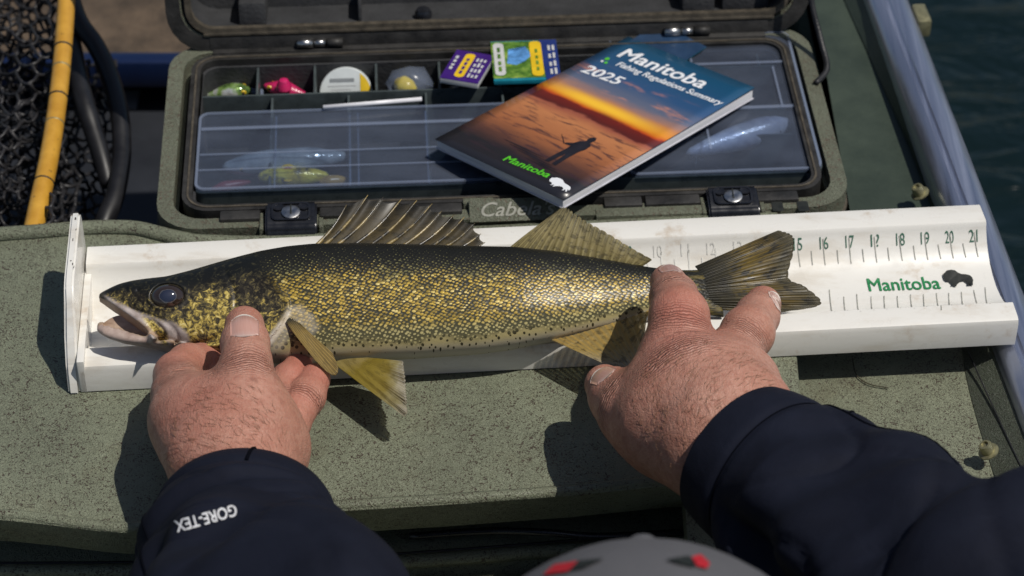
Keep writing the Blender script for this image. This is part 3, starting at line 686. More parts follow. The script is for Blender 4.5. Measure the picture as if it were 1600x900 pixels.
lip = region([(163, 462), (185, 473), (215, 487), (245, 498), (275, 505), (292, 520), (300, 540), (262, 542), (262, 520), (240, 500), (222, 494), (244, 528), (236, 533), (210, 508), (185, 488), (168, 474)], .0010)
gillp = region([(455, 485), (452, 500), (440, 520), (424, 540), (415, 545), (417, 530), (430, 512), (447, 488)], .0012)
cheek = region([(330, 440), (362, 450), (366, 480), (358, 505), (335, 525), (305, 532), (288, 525), (300, 500), (310, 460)], .006)
mouth = ((s < Ls + .05) & (np.abs(nn_) < .012) & (t > np.interp(s, jt[:, 0], jt[:, 1]) - .003) & (t < np.interp(s, sg, bl) + .002)).astype(float)
tailm = np.clip((st[:, 0] - fst(1058, 445)[0]) / (fst(1104, 445)[0] - fst(1058, 445)[0]), 0, 1)
pecp = region([(450, 480), (470, 478), (490, 495), (498, 512), (488, 522), (470, 512), (462, 505), (440, 545), (425, 560), (418, 550), (440, 520)], .002)
M_ = Mat('walleye_skin', (.1, .1, .05), .3, Specular_IOR_Level=.25, Coat_Weight=.18, Coat_Roughness=.24, IOR=1.4)
m = M_; v = m.coord('Object')
rl = m.attr('rel'); hd = m.attr('headm'); pl_ = m.attr('pale'); lp = m.attr('lip'); ck = m.attr('cheek'); gp = m.attr('gillp')
warp = m.noise(v, 45, 2, .5, 0, 'Color')
vv = m.n('VectorMath', 0, {'operation': 'MULTIPLY_ADD'}, i0=warp, i1=(.004, .004, 0), i2=v)
flat = m.n('VectorMath', 0, {'operation': 'MULTIPLY'}, i0=vv, i1=(1, 1, 0))
sv = m.mapv(m.mapv(flat, (1, 1, 1), (0, 0, R(-9))), (1 / .0025, 1 / .0017, 1), (0, 0, R(40)))
dist = m.vor(sv, 1.0, .5, 'Distance', dim='2D'); rcol = m.vor(sv, 1.0, .5, 'Color', dim='2D')
rnd = m.sep(rcol)[0]; rnd2 = m.sep(rcol)[1]
patch = m.noise(m.mapv(flat, (1, 1.8, 1)), 30, 3, .55)
# gold spots on dark scales: large on the flank, small on the back
size = m.ramp(m.lin(rl, -1, 1), [(0, (.0,) * 3), (.12, (.25,) * 3), (.30, (.44,) * 3), (.55, (.47,) * 3), (.72, (.42,) * 3), (.84, (.25,) * 3), (.93, (.10,) * 3), (1, (.0,) * 3)])
size = m.math('ADD', size, m.lin(rnd, 0, 1, -.11, .07)); size = m.math('ADD', size, m.lin(patch, .3, .7, -.09, .06)); saddle = m.noise(m.mapv(flat, (1, .45, 1)), 26, 2, .5); size = m.math('SUBTRACT', size, m.ss(saddle, .54, .68, 0, .06))
spot = m.ss(m.math('SUBTRACT', m.math('SUBTRACT', size, .03), m.math('ADD', dist, m.lin(m.noise(v, 900, 2, .5), .3, .7, -.10, .10))), -.10, .12)
gold = m.ramp(rnd2, [(0, (.14, .105, .025)), (.45, (.32, .22, .036)), (.8, (.50, .345, .055)), (1, (.62, .50, .19))])  # brightness varied per scale to paint in gold glints of light
olive = m.mix(rnd, (.085, .085, .035), (.17, .16, .07))
gsel = m.ss(m.math('ADD', rl, m.lin(patch, .3, .7, -.22, .22)), .40, .72)
gold = m.mix(gsel, gold, olive)
gold = m.mix(m.ss(rl, -.30, -.62), gold, (.47, .42, .20))
dark = m.mix(m.ss(rl, -.1, -.75), m.mix(m.ss(rl, .75, .2), (.012, .012, .010), (.028, .027, .015)), (.10, .094, .05))
side = m.mix(spot, dark, gold)
# cream belly with dark dots fading out
sv2 = m.mapv(flat, (1 / .0034, 1 / .0028, 1), (0, 0, R(30))); d2 = m.vor(sv2, 1.0, .8, 'Distance', dim='2D'); r2 = m.sep(m.vor(sv2, 1.0, .8, 'Color', dim='2D'))[0]
dots = m.ss(m.math('SUBTRACT', m.math('SUBTRACT', m.lin(rl, -.98, -.6, .14, .46), m.lin(r2, 0, 1, 0, .16)), d2), 0, .07)
belly = m.mix(dots, m.mix(m.ss(rl, -1.0, -.7), (.58, .54, .46), (.40, .34, .16)), (.045, .04, .022))
body = m.mix(m.ss(m.math('ADD', rl, m.lin(patch, .3, .7, -.10, .10)), -.58, -.80), side, belly)
# head: dark crown, blotches of gold on the cheek
tm = m.attr('tailm'); body = m.mix(m.ss(tm, .15, .95), body, m.mix(m.ss(m.noise(m.mapv(v, (60, 420, 60)), 1.0, 3, .6), .46, .62), (.016, .016, .012), (.13, .10, .03)))
hv = m.mapv(v, (1, 1, 1), (0, 0, R(25))); hn = m.noise(hv, 330, 5, .66, .7); hn2 = m.noise(hv, 70, 3, .5, .5)
hb = m.math('ADD', hn, m.math('MULTIPLY', ck, .11)); hb = m.math('ADD', hb, m.lin(rl, -.5, .9, .06, -.13)); hb = m.math('ADD', hb, m.lin(hn2, .3, .7, -.06, .06))
hcol = m.ramp(hb, [(.38, (.014, .012, .010)), (.48, (.045, .038, .024)), (.55, (.12, .098, .045)), (.61, (.33, .245, .06)), (.69, (.60, .47, .13)), (.80, (.80, .71, .38))])
crown = m.ss(rl, .35, .75); hcol = m.mix(crown, hcol, m.mix(m.ss(hn, .5, .75), (.009, .010, .010), (.06, .055, .03)))
col = m.mix(hd, body, hcol)
pk = m.noise(v, 120, 4, .6)
col = m.mix(pl_, col, m.mix(m.lin(pk, .3, .7), (.27, .18, .145), (.50, .40, .35)))
col = m.mix(lp, col, m.mix(m.lin(pk, .3, .7), (.27, .22, .20), (.52, .46, .44)))
col = m.mix(gp, col, m.mix(m.lin(pk, .35, .65), (.50, .42, .28), (.66, .62, .56)))
col = m.mix(m.attr('mouth'), col, m.mix(m.lin(pk, .3, .7), (.30, .20, .13), (.46, .34, .25)))
m.set('Base Color', col)
inv = m.math('SUBTRACT', 1.0, hd)
m.set('Metallic', m.math('MULTIPLY', m.math('MULTIPLY', spot, .12), m.ss(rl, -.6, 0)))
hgt = m.math('ADD', m.math('MULTIPLY', m.math('MULTIPLY', m.math('MULTIPLY', m.ss(dist, .7, .1), inv), m.ss(rl, -.9, -.3)), 1.0), m.math('MULTIPLY', m.noise(v, 130, 4, .6, .4), .5))
m.bump(hgt, .0004, .3); m.set('Roughness', m.lin(m.noise(v, 60, 4), .3, .7, .36, .55))
m.set('Coat Normal', m.n('Bump', Height=m.math('ADD', hgt, m.noise(v, 300, 3)), Distance=.00015, Strength=.35))
fish = empty('walleye_fish', tuple(fw(.2, 0)), label='olive and gold speckled walleye fish lying on the white measuring board with open mouth', cat='fish')
fbody = mobj('body', V, Fc, M_.m, fish, attrs=dict(rel=rel, headm=headm, pale=pale, lip=lip, cheek=cheek, gillp=np.maximum(gillp, pecp * .45), mouth=mouth, tailm=tailm), M=MF)
# eye: a dark ball under a clear wet bulge, cloudy blue pupil
m = Mat('fish_eye', (.02, .015, .012), .08, Coat_Weight=1.0, Coat_Roughness=.03); v = m.coord('Object'); x_, y_, z_ = m.sep(v)
rr_ = m.math('SQRT', m.math('ADD', m.math('POWER', m.math('ADD', x_, -.0004), 2.0), m.math('POWER', m.math('ADD', m.math('MULTIPLY', y_, 1.28), .0022), 2.0)))
nz = m.noise(v, 500, 4, .6)
c = m.ramp(m.math('ADD', m.math('MULTIPLY', rr_, 90.0), m.lin(nz, .3, .7, -.03, .03)), [(0, (.028, .034, .060)), (.40, (.018, .022, .042)), (.45, (.09, .085, .085)), (.475, (.025, .016, .012)), (.72, (.035, .022, .016)), (.88, (.012, .010, .010)), (.98, (.06, .05, .03))])
m.set('Base Color', c)
SV = []; SF = []
for i in range(17):
    a = math.pi / 2 * i / 16
    for k in range(32): SV.append((EYE_R * math.sin(a) * math.cos(k * math.pi / 16), EYE_R / 1.28 * math.sin(a) * math.sin(k * math.pi / 16), EYE_R * math.cos(a) * .80))
SF = [(i * 32 + k, (i + 1) * 32 + k, (i + 1) * 32 + (k + 1) % 32, i * 32 + (k + 1) % 32) for i in range(16) for k in range(32)]
mobj('eye', SV, SF, m.m, fish, M=MF @ Matrix.Translation(Vector(EYE + A(0, 0, .0008))) )
# brown lining of the open mouth, stretched between the jaws
up_ = np.array([fst(*p) for p in ((160, 505), (174, 496), (188, 492), (203, 494), (220, 506), (234, 520), (246, 532))]); dn_ = np.array([fst(*p) for p in ((160, 514), (178, 522), (196, 528), (212, 532), (226, 535), (238, 537), (248, 538))])
U1, D1 = cspline(up_, 30), cspline(dn_, 30); LV = []
for sg_ in (0, -.0009):
    for i in range(30):
        for j in range(8): g = j / 7; p = U1[i] * (1 - g) + D1[i] * g; LV.append((p[0], p[1], -.0005 - .002 * math.sin(math.pi * g) + sg_))
LFc = [(i * 8 + j, i * 8 + j + 1, (i + 1) * 8 + j + 1, (i + 1) * 8 + j) for i in range(29) for j in range(7)]; LFc += [tuple(240 + q for q in f)[::-1] for f in LFc]
m = Mat('mouth_lining', (.3, .2, .14), .35, Coat_Weight=.5); v = m.coord('Object'); m.set('Base Color', m.mix(m.lin(m.noise(m.mapv(v, (60, 200, 60)), 2, 4), .3, .7), (.28, .18, .12), (.50, .37, .27))); m.bump(m.noise(v, 200, 3), .0005)
mobj('mouth_lining', LV, LFc, m.m, fish, M=MF)
# ---- fins: ribbed membranes with real rays
def fin_mat(name, stops, stripes, ray_c, speck=0.5, alpha=.85, vdark=None):
    """u runs across the rays, v from root to edge"""
    m = Mat(name, (.2, .15, .05), .5, Specular_IOR_Level=.3, Coat_Weight=.12, Coat_Roughness=.2); uv = m.coord('UV'); x, y, _ = m.sep(uv)
    ov = m.coord('Object')
    r = m.attr('ray'); nz_ = m.noise(ov, 160, 4, .6); bl_ = m.noise(m.mapv(uv, (stripes * .8, 7, 1)), 1.0, 3, .6)
    base = m.ramp(m.math('ADD', y, m.lin(nz_, .3, .7, -.07, .07)), stops)
    c = m.mix(m.math('MULTIPLY', r, .9), base, m.mix(m.lin(nz_, .35, .65), ray_c, tuple(min(1, q * 1.5) for q in ray_c)))
    spk = m.math('MULTIPLY', m.ss(bl_, .50, .64), speck)
    c = m.mix(spk, c, (.022, .020, .014))
    m.set('Base Color', c); m.bump(m.math('ADD', r, m.math('MULTIPLY', nz_, .6)), .0006, .6)
    tr = m.t.nodes.new('ShaderNodeBsdfTransparent'); tr.inputs[0].default_value = (.95, .9, .75, 1)
    tl = m.t.nodes.new('ShaderNodeBsdfTranslucent'); m.t.links.new(c, tl.inputs[0])
    m1 = m.t.nodes.new('ShaderNodeMixShader'); m1.inputs[0].default_value = .25; m.t.links.new(m.p.outputs[0], m1.inputs[1]); m.t.links.new(tl.outputs[0], m1.inputs[2])
    m2 = m.t.nodes.new('ShaderNodeMixShader'); al = m.math('ADD', alpha, m.math('MULTIPLY', r, .4), clamp=True); al = m.math('SUBTRACT', al, m.ss(y, .8, 1.0, 0, .25), clamp=True)
    m.t.links.new(al, m2.inputs[0]); m.t.links.new(tr.outputs[0], m2.inputs[1]); m.t.links.new(m1.outputs[0], m2.inputs[2]); m.t.links.new(m2.outputs[0], m.out.inputs[0])
    return m.m
def fin(name, root, edge, rays, mat, n0=0.0, n1=0.0, nv=26, per=7, wave=.0008, thick=.0004, ridge=.0006, curve=None, jag=0.0, split=True):
    """root, edge: pixel polylines sampled together; n0/n1 offsets from the fish's middle plane"""
    nu_ = rays * per + 1
    c0 = np.interp(np.linspace(0, 1, len(root)), np.linspace(0, 1, len(np.atleast_1d(n0))), np.atleast_1d(n0)); c1 = np.interp(np.linspace(0, 1, len(edge)), np.linspace(0, 1, len(np.atleast_1d(n1))), np.atleast_1d(n1))
    Ra = cspline(np.array([fst(*p, q) for p, q in zip(root, c0)]), nu_); Ed = cspline(np.array([fst(*p, q) for p, q in zip(edge, c1)]), nu_)
    nr0 = np.interp(np.linspace(0, 1, nu_), np.linspace(0, 1, len(np.atleast_1d(n0))), np.atleast_1d(n0)); nr1 = np.interp(np.linspace(0, 1, nu_), np.linspace(0, 1, len(np.atleast_1d(n1))), np.atleast_1d(n1))
    V, UVs, RY = [], [], []
    for sgn in (1, -1):
        for i in range(nu_):
            ph = (i / per) % 1; r = max(0, 1 - abs(ph - .5) / .26) if True else 0
            for j in range(nv):
                f_ = j / (nv - 1); rr_ = r
                if split:                                  # rays fork towards the edge
                    r2 = max(0, 1 - abs(abs(ph - .5) - .2) / .14); rr_ = r * (1 - f_) + max(r * .3, r2) * f_
                L_ = f_ * (1 - jag * (abs(ph - .5) * 2) ** 2 * f_ * f_)
                p = Ra[i] + (Ed[i] - Ra[i]) * L_
                if curve: 
                    d_ = Ed[i] - Ra[i]; p = p + A(-d_[1], d_[0]) * curve * math.sin(math.pi * f_ * .5) * f_
                n_ = nr0[i] + (nr1[i] - nr0[i]) * f_ + wave * math.sin(i / per * .9 + f_ * 2.2) * f_ + sgn * (thick + ridge * rr_) * (1 - .75 * f_)
                V.append((p[0], p[1], n_)); UVs.append((i / (nu_ - 1), f_)); RY.append(rr_)
    N = nu_ * nv; Fc = []
    for i in range(nu_ - 1):
        for j in range(nv - 1):
            a = i * nv + j; Fc.append((a, a + nv, a + nv + 1, a + 1)); Fc.append((N + a, N + a + 1, N + a + nv + 1, N + a + nv))
    for i in range(nu_ - 1): a = i * nv + nv - 1; Fc.append((a, a + nv, N + a + nv, N + a))
    return mobj(name, V, Fc, mat, fish, uv=UVs, attrs=dict(ray=RY), M=MF)
M_DORS = fin_mat('spiny_dorsal_skin', [(0, (.035, .033, .026)), (.25, (.085, .064, .028)), (.7, (.068, .052, .026)), (1, (.03, .029, .026))], 14, (.11, .085, .035), .55, .95)
M_SOFT = fin_mat('soft_dorsal_skin', [(0, (.16, .13, .045)), (.4, (.26, .21, .085)), (1, (.21, .19, .12))], 22, (.30, .25, .11), .55, .82)
M_TAIL = fin_mat('tail_skin', [(0, (.018, .018, .012)), (.3, (.055, .045, .018)), (.5, (.20, .135, .022)), (.75, (.15, .105, .028)), (.9, (.10, .085, .045)), (1, (.08, .072, .05))], 26, (.020, .018, .012), 1.0, .97)
M_ANAL = fin_mat('anal_skin', [(0, (.40, .30, .12)), (.45, (.44, .33, .12)), (.7, (.50, .43, .26)), (1, (.62, .60, .54))], 14, (.36, .22, .04), .55, .62)
M_PELV = fin_mat('pelvic_skin', [(0, (.46, .37, .15)), (.25, (.30, .23, .035)), (.6, (.36, .28, .06)), (.82, (.48, .43, .24)), (1, (.70, .67, .60))], 16, (.14, .095, .012), .25, .74)
M_PECT = fin_mat('pectoral_skin', [(0, (.03, .03, .02)), (.25, (.34, .23, .06)), (1, (.40, .28, .09))], 12, (.012, .010, .006), .3, .97)
# spiny dorsal
tips = [(540, 323), (573, 310), (597, 310), (625, 312), (649, 317), (673, 323), (689, 330), (708, 336), (724, 343), (740, 352), (750, 365), (757, 379)]
zb = lambda x, y: (420 + x / 2.902, 290 + y / 2.902)
bases = [zb(205, 266), zb(238, 266), zb(298, 264), zb(370, 266), zb(442, 268), zb(512, 270), zb(585, 272), zb(650, 274), zb(712, 277), zb(770, 280), zb(830, 282), zb(890, 286)]
bases = [(x, y + 6) for x, y in bases]
nu_, nv = 12, 18; V, UVs, RY, Fc = [], [], [], []
per = 8; cols = (len(tips) - 1) * per + 1
for sgn in (1, -1):
    for i in range(cols):
        k = min(i // per, len(tips) - 2); f_ = i / per - k
        b0, b1 = np.array(fst(*bases[k])), np.array(fst(*bases[k + 1])); t0, t1 = np.array(fst(*tips[k])), np.array(fst(*tips[k + 1]))
        bb = b0 + (b1 - b0) * f_; tt = t0 + (t1 - t0) * f_
        sag = 1 - .09 * math.sin(math.pi * f_)
        for j in range(nv):
            g = j / (nv - 1); p = bb + (tt - bb) * g * sag; d_ = tt - bb
            p = p + A(d_[1], -d_[0]) * (.05 * math.sin(math.pi * g))
            n_ = .0012 * math.sin(math.pi * f_) * g + sgn * .00025 + (.002 * g * math.sin(i * .21))
            V.append((p[0], p[1], n_)); UVs.append((i / (cols - 1), g)); RY.append(.35 * max(0, 1 - min(f_, 1 - f_) / .12))
N = cols * nv
for i in range(cols - 1):
    for j in range(nv - 1):
        a = i * nv + j; Fc.append((a, a + nv, a + nv + 1, a + 1)); Fc.append((N + a, N + a + 1, N + a + nv + 1, N + a + nv))
sdf_ = mobj('spiny_dorsal_fin', V, Fc, M_DORS, fish, uv=UVs, attrs=dict(ray=RY), M=MF)
m = Mat('fin_spine', (.13, .11, .07), .4, Coat_Weight=.5, Coat_Roughness=.2); v = m.coord('Object')
f_ = m.noise(v, 110, 3, .6); m.set('Base Color', m.mix(m.ss(f_, .4, .62), (.030, .027, .022), (.30, .22, .08))); m.bump(m.noise(v, 900, 2), .0002); M_SPINE = m.m
for k in range(len(tips)):
    b0, t0 = np.array(fst(*bases[k])), np.array(fst(*tips[k])); d_ = t0 - b0; P = []
    for g in np.linspace(0, 1.03, 14):
        p = b0 + d_ * g + A(d_[1], -d_[0]) * (.05 * math.sin(math.pi * min(g, 1))); P.append((p[0], p[1], .0006 + .002 * g * math.sin(k * per * .21)))
    V, Fc = tube_vf(P, np.linspace(.00125, .00022, 14), 7); mobj('spine', V, Fc, M_SPINE, sdf_, M=MF)
fin('soft_dorsal_fin', [(792, 390), (830, 392), (870, 396), (915, 402), (960, 410), (1004, 416)], [(868, 326), (876, 321), (893, 331), (925, 352), (972, 378), (1019, 406)], 20, M_SOFT, 0, [.004, .006, .003], nv=24, jag=.05, curve=-.05)
fin('tail_fin', [(1086, 416), (1094, 426), (1099, 438), (1101, 450), (1099, 462), (1094, 473), (1088, 481)], [(1216, 361), (1238, 366), (1240, 392), (1233, 432), (1258, 450), (1283, 474), (1215, 491)], 20, M_TAIL, [-.0075, -.0062, -.0058, -.0062, -.0078], [-.006, -.013], nv=34, jag=.012, wave=.0016, curve=0)
fin('anal_fin', [(862, 531), (895, 524), (935, 512), (975, 499), (1018, 484)], [(938, 567), (965, 575), (990, 578), (1003, 566), (1010, 496)], 15, M_ANAL, 0, [.012, .014, .004], nv=22, jag=.03)
fin('pelvic_fin', [(520, 567), (532, 563), (543, 561), (556, 560), (575, 559)], [(628, 650), (637, 648), (636, 628), (634, 598), (630, 563)], 24, M_PELV, [.004, .002], [.022, .02, .012], nv=26, jag=.03, wave=.0014)
pq = flank_hit(456, 497); pb = pq[2]
fin('pectoral_fin', [(447, 503), (451, 498), (458, 497), (466, 502)], [(488, 567), (505, 585), (517, 590), (522, 580), (516, 556)], 8, M_PECT, [pb + .0005, pb - .0015], [pb + .002, pb - .001], nv=26, curve=.07, wave=.0006)
# ------------------------------------------------------------------ the angler: hands, arms, head (one body), jacket and cap
def J(px, py, z): return at(px, py, z)
class Hand:
    """palm pieces blend softly with each other; each finger is its own chain, blended to the palm with kf and to its neighbours hardly at all"""
    def __init__(h): h.palm = []; h.fing = []; h.pr = []
    def add(h, pts, k=.012):
        for (a, b) in zip(pts[:-1], pts[1:]): h.palm.append((J(*a[:3]), J(*b[:3]), a[3], b[3], k))
        h.pr += h.palm[-len(pts) + 1:]
    def finger(h, pts, k=.004, kf=.006):
        c = [(J(*a[:3]), J(*b[:3]), a[3], b[3], k) for a, b in zip(pts[:-1], pts[1:])]; h.fing.append((c, kf)); h.pr += c
    def sdf(h, P):
        dp = None
        for a, b, ra, rb, k in h.palm:
            q = cone_d(P, a, b, ra, rb); dp = q if dp is None else smin(dp, q, k)
        D = dp
        for c, kf in h.fing:
            d = None
            for a, b, ra, rb, k in c:
                q = cone_d(P, a, b, ra, rb); d = q if d is None else smin(d, q, k)
            D = smin(D, smin(dp, d, kf), .0012)
        return D
def hand_bounds(h, pad=.006):
    lo_ = np.min([np.minimum(a - ra, b - rb) for a, b, ra, rb, k in h.pr], 0) - pad; hi_ = np.max([np.maximum(a + ra, b + rb) for a, b, ra, rb, k in h.pr], 0) + pad
    return lo_, hi_
LH = Hand()
LH.add([(372, 830, .062, .030), (370, 760, .056, .028), (362, 690, .054, .030)], .010)
LH.add([(362, 690, .054, .030), (324, 660, .051, .026), (296, 645, .048, .0195)], .012)
LH.add([(395, 750, .050, .024), (408, 700, .048, .0235), (400, 660, .048, .021)], .012)
LH.add([(335, 710, .057, .026), (300, 665, .051, .021)], .012)
LH.add([(385, 690, .066, .021), (388, 640, .068, .0195)], .014)
LH.finger([(390, 660, .064, .0180), (388, 622, .069, .0150), (386, 590, .073, .0134), (385, 566, .0745, .0134), (383, 536, .073, .0130), (382, 509, .069, .0114)], .005, .012)   # thumb
LH.finger([(298, 652, .048, .0185), (284, 618, .045, .0168), (280, 588, .039, .0150)], .004, .009)                        # index, first joint
LH.finger([(280, 588, .039, .0148), (294, 571, .034, .0126), (314, 566, .028, .0108), (338, 566, .020, .0098)], .003, .002)  # index, curling under the gill cover
LH.finger([(300, 640, .036, .014), (322, 600, .024, .0110), (348, 588, .016, .0100)], .003, .002)                         # middle finger seen in the gap
LH.finger([(405, 670, .038, .014), (428, 628, .031, .0106), (450, 596, .027, .0102), (466, 574, .024, .0088)], .004, .004)  # ring finger
LH.finger([(420, 705, .038, .015), (452, 664, .033, .0112), (478, 620, .030, .0108), (492, 592, .028, .0092)], .004, .004)  # little finger
RH = Hand()
RH.add([(1290, 800, .078, .024), (1190, 735, .074, .028), (1130, 665, .073, .034)], .012)
RH.add([(1130, 665, .074, .034), (1088, 605, .076, .028), (1062, 566, .078, .0195)], .014)
RH.add([(1150, 655, .072, .030), (1142, 605, .070, .024), (1134, 580, .068, .0185)], .012)
RH.add([(1110, 695, .068, .030), (1040, 662, .060, .026), (1004, 648, .054, .0205)], .014)
RH.add([(1062, 645, .068, .027), (1050, 605, .071, .022)], .014)
RH.finger([(1012, 655, .055, .0215), (985, 635, .053, .0188), (965, 620, .050, .0160), (945, 601, .047, .0116)], .005, .010)   # thumb
RH.finger([(1064, 575, .077, .0195), (1059, 545, .083, .0178), (1060, 518, .087, .0162), (1061, 494, .089, .0164), (1053, 465, .081, .0134), (1044, 441, .070, .0106)], .004, .010)  # index
RH.finger([(1134, 582, .067, .0180), (1150, 548, .068, .0152), (1168, 520, .066, .0150), (1183, 494, .056, .0126), (1192, 475, .048, .0108)], .004, .010)  # middle
RH.finger([(1110, 615, .050, .016), (1060, 578, .034, .0115), (1024, 573, .030, .0102)], .003, .004)
RH.finger([(1130, 625, .050, .016), (1090, 590, .030, .0105), (1062, 596, .022, .0095)], .003, .004)
def skin_attrs(V, h, tips, knucks):
    red = np.zeros(len(V)); kn = np.zeros(len(V)); fs = np.zeros(len(V))
    for (p, q, r) in tips: red = np.maximum(red, np.exp(-((np.linalg.norm(V - J(*p), axis=1) / r) ** 2)) * q)
    for (p, ax, r) in knucks:
        c = J(*p[:3]); d = nrm(J(*ax) - c); w = V - c; g = np.exp(-((w @ d) / r) ** 2 - (np.linalg.norm(w, axis=1) / .024) ** 4)
        m_ = g > kn; kn[m_] = g[m_]; fs[m_] = (w @ d)[m_]
    return red, kn, fs
sk = {}
for nm, h, tips_, kn_ in (('L', LH,
        [((478, 580, .028), 1.0, .022), ((496, 595, .029), 1.0, .020), ((460, 640, .033), .7, .02), ((285, 575, .045), .6, .02), ((340, 572, .028), .7, .02), ((300, 640, .08), .35, .03), ((382, 500, .078), .3, .012)],
        [((383, 563, .088), (382, 535, .088), .010), ((276, 585, .055), (280, 622, .06), .010), ((270, 610, .06), (285, 650, .07), .010), ((478, 625, .035), (496, 592, .03), .004)]),
       ('R', RH,
        [((1062, 492, .10), .9, .018), ((1060, 545, .095), .6, .022), ((1044, 441, .075), .3, .012), ((1190, 470, .05), .5, .014), ((1010, 600, .06), .5, .03), ((1022, 578, .03), 1.0, .02)],
        [((1061, 497, .103), (1060, 530, .1), .009), ((1049, 455, .09), (1044, 441, .08), .005), ((1168, 520, .08), (1150, 545, .08), .009), ((1060, 560, .098), (1085, 610, .1), .010), ((968, 622, .065), (945, 600, .06), .006)])):
    lo_, hi_ = hand_bounds(h); V, Fc = surface_nets(h.sdf, lo_, hi_, .0016, 2)
    sk[nm] = (V, Fc) + skin_attrs(V, h, tips_, kn_)
# the rest of the body, under the clothes: arms, trunk, neck and head
SH_L, SH_R = A(-.15, -.76, .06), A(.27, -.76, .06); NECK = A(.06, -.70, .11); HEAD = A(.055, -.545, .16)
EL_L, EL_R = at(455, 1090, .115), at(1670, 1075, .13)
bp = [(at(372, 830, .062), EL_L, .030, .042, .02), (EL_L, SH_L, .044, .058, .02), (at(1290, 800, .078), EL_R, .024, .036, .02), (EL_R, SH_R, .040, .055, .02),
      (SH_L, SH_R, .065, .065, .03), (A(.06, -.78, .02), A(.06, -.98, -.25), .13, .12, .05), (A(-.02, -.78, .02), A(.0, -.98, -.25), .11, .11, .05), (A(.14, -.78, .02), A(.12, -.98, -.25), .11, .11, .05),
      (NECK + A(0, -.01, -.03), HEAD, .058, .055, .03), (HEAD + A(0, .0, .015), HEAD + A(0, .03, -.04), .080, .062, .03), (HEAD + A(0, .06, -.075), HEAD + A(0, .06, -.09), .014, .014, .015), (HEAD + A(-.08, 0, -.01), HEAD + A(-.084, -.01, -.03), .012, .010, .008), (HEAD + A(.08, 0, -.01), HEAD + A(.084, -.01, -.03), .012, .010, .008)]
def body_sdf(P):
    d = None
    for a, b, ra, rb, k in bp:
        q = cone_d(P, a, b, ra, rb); d = q if d is None else smin(d, q, k)
    return d
Vb, Fb = surface_nets(body_sdf, (-.34, -1.14, -.40), (.50, -.16, .31), .0085, 1)
# skin
m = Mat('weathered_skin', (.45, .22, .15), .48, Subsurface_Weight=.08, Subsurface_Scale=.004); v = m.coord('Object')
m.set('Subsurface Radius', (1.0, .35, .2))
n1 = m.noise(v, 32, 4, .6); n2 = m.noise(v, 210, 4, .65, .6); n3 = m.noise(v, 90, 2, .5)
c = m.mix(m.lin(n1, .3, .7), (.41, .185, .128), (.51, .27, .20)); c = m.mix(m.math('MULTIPLY', m.ss(n2, .42, .66), .55), c, (.34, .135, .092))
c = m.mix(m.math('MULTIPLY', m.ss(n3, .68, .78), .5), c, (.20, .085, .055))
c = m.mix(m.math('MULTIPLY', m.attr('red'), .60), c, (.47, .14, .10))
kn = m.attr('kn'); fs = m.attr('fs')
wob = m.math('ADD', m.math('MULTIPLY', fs, 1500.0), m.math('MULTIPLY', m.noise(v, 110, 3, .6), 9.0))
wr = m.math('MULTIPLY', m.math('POWER', m.math('ABSOLUTE', m.math('SINE', wob)), .5), kn)
c = m.mix(m.math('MULTIPLY', m.math('SUBTRACT', kn, wr, clamp=True), .7), c, (.26, .09, .065))
m.set('Base Color', c)
cells = m.vor(m.mapv(v, (1, 1, 1), (.3, .2, .5)), 620, 1.0, 'Distance', 'DISTANCE_TO_EDGE'); lines = m.noise(m.mapv(v, (1, .30, .6), (0, 0, R(62))), 430, 4, .62, 1.2)
hh = m.math('ADD', m.math('MULTIPLY', m.ss(cells, 0, .22), .16), m.math('MULTIPLY', lines, 1.0)); hh = m.math('ADD', hh, m.math('MULTIPLY', wr, 3.2)); hh = m.math('ADD', hh, m.math('MULTIPLY', m.noise(v, 110, 3, .6), 1.0))
m.bump(hh, .0009, .75); m.set('Roughness', m.lin(n2, .3, .7, .38, .58)); M_SKIN = m.m
Va = np.vstack([sk['L'][0], sk['R'][0], Vb]); nl, nr_ = len(sk['L'][0]), len(sk['R'][0])
Fa = np.vstack([sk['L'][1], sk['R'][1] + nl, Fb + nl + nr_]); z0_ = np.zeros(len(Vb))
TOCAM0 = nrm(CP - at(700, 500, .05))
person = empty('person', (.08, -.85, -.5), label='person in navy jacket and grey cap bending over, both hands holding the fish', cat='person')
pbody = mobj('body', Va, Fa, M_SKIN, person, attrs=dict(red=np.r_[sk['L'][2], sk['R'][2], z0_], kn=np.r_[sk['L'][3], sk['R'][3], z0_], fs=np.r_[sk['L'][4], sk['R'][4], z0_]))
# fine hair on the backs of the hands and the wrists
HV, HF = [], []
for nm, h, c0, dv, rad_, cnt in (('L', LH, J(345, 680, .08), nrm(J(300, 660, .07) - J(400, 700, .07)), .034, 260), ('R', RH, J(1095, 620, .10), nrm(J(1150, 590, .07) - J(1050, 640, .07)), .040, 300)):
    V = sk[nm][0]; w = np.linalg.norm(V - c0, axis=1); cand = np.where(w < rad_)[0]; cand = cand[rng.permutation(len(cand))[:cnt * 2]]
    e = .0006; G = np.stack([h.sdf(V[cand] + e * np.eye(3)[i]) - h.sdf(V[cand] - e * np.eye(3)[i]) for i in range(3)], 1); G /= np.linalg.norm(G, axis=1)[:, None]
    for k, i in enumerate(cand[:cnt]):
        n_ = G[k]
        if n_ @ TOCAM0 < .15: continue
        t_ = dv + rng.normal(0, .35, 3); t_ = nrm(t_ - n_ * (t_ @ n_)); L_ = .0035 + .004 * rng.random()
        v_, f2 = tube_vf([V[i], V[i] + t_ * L_ * .5 + n_ * .0007, V[i] + t_ * L_ + n_ * .0004], [.00011, .00009, .00003], 3, False); n0 = len(HV); HV += list(v_); HF += [tuple(q + n0 for q in f) for f in f2]
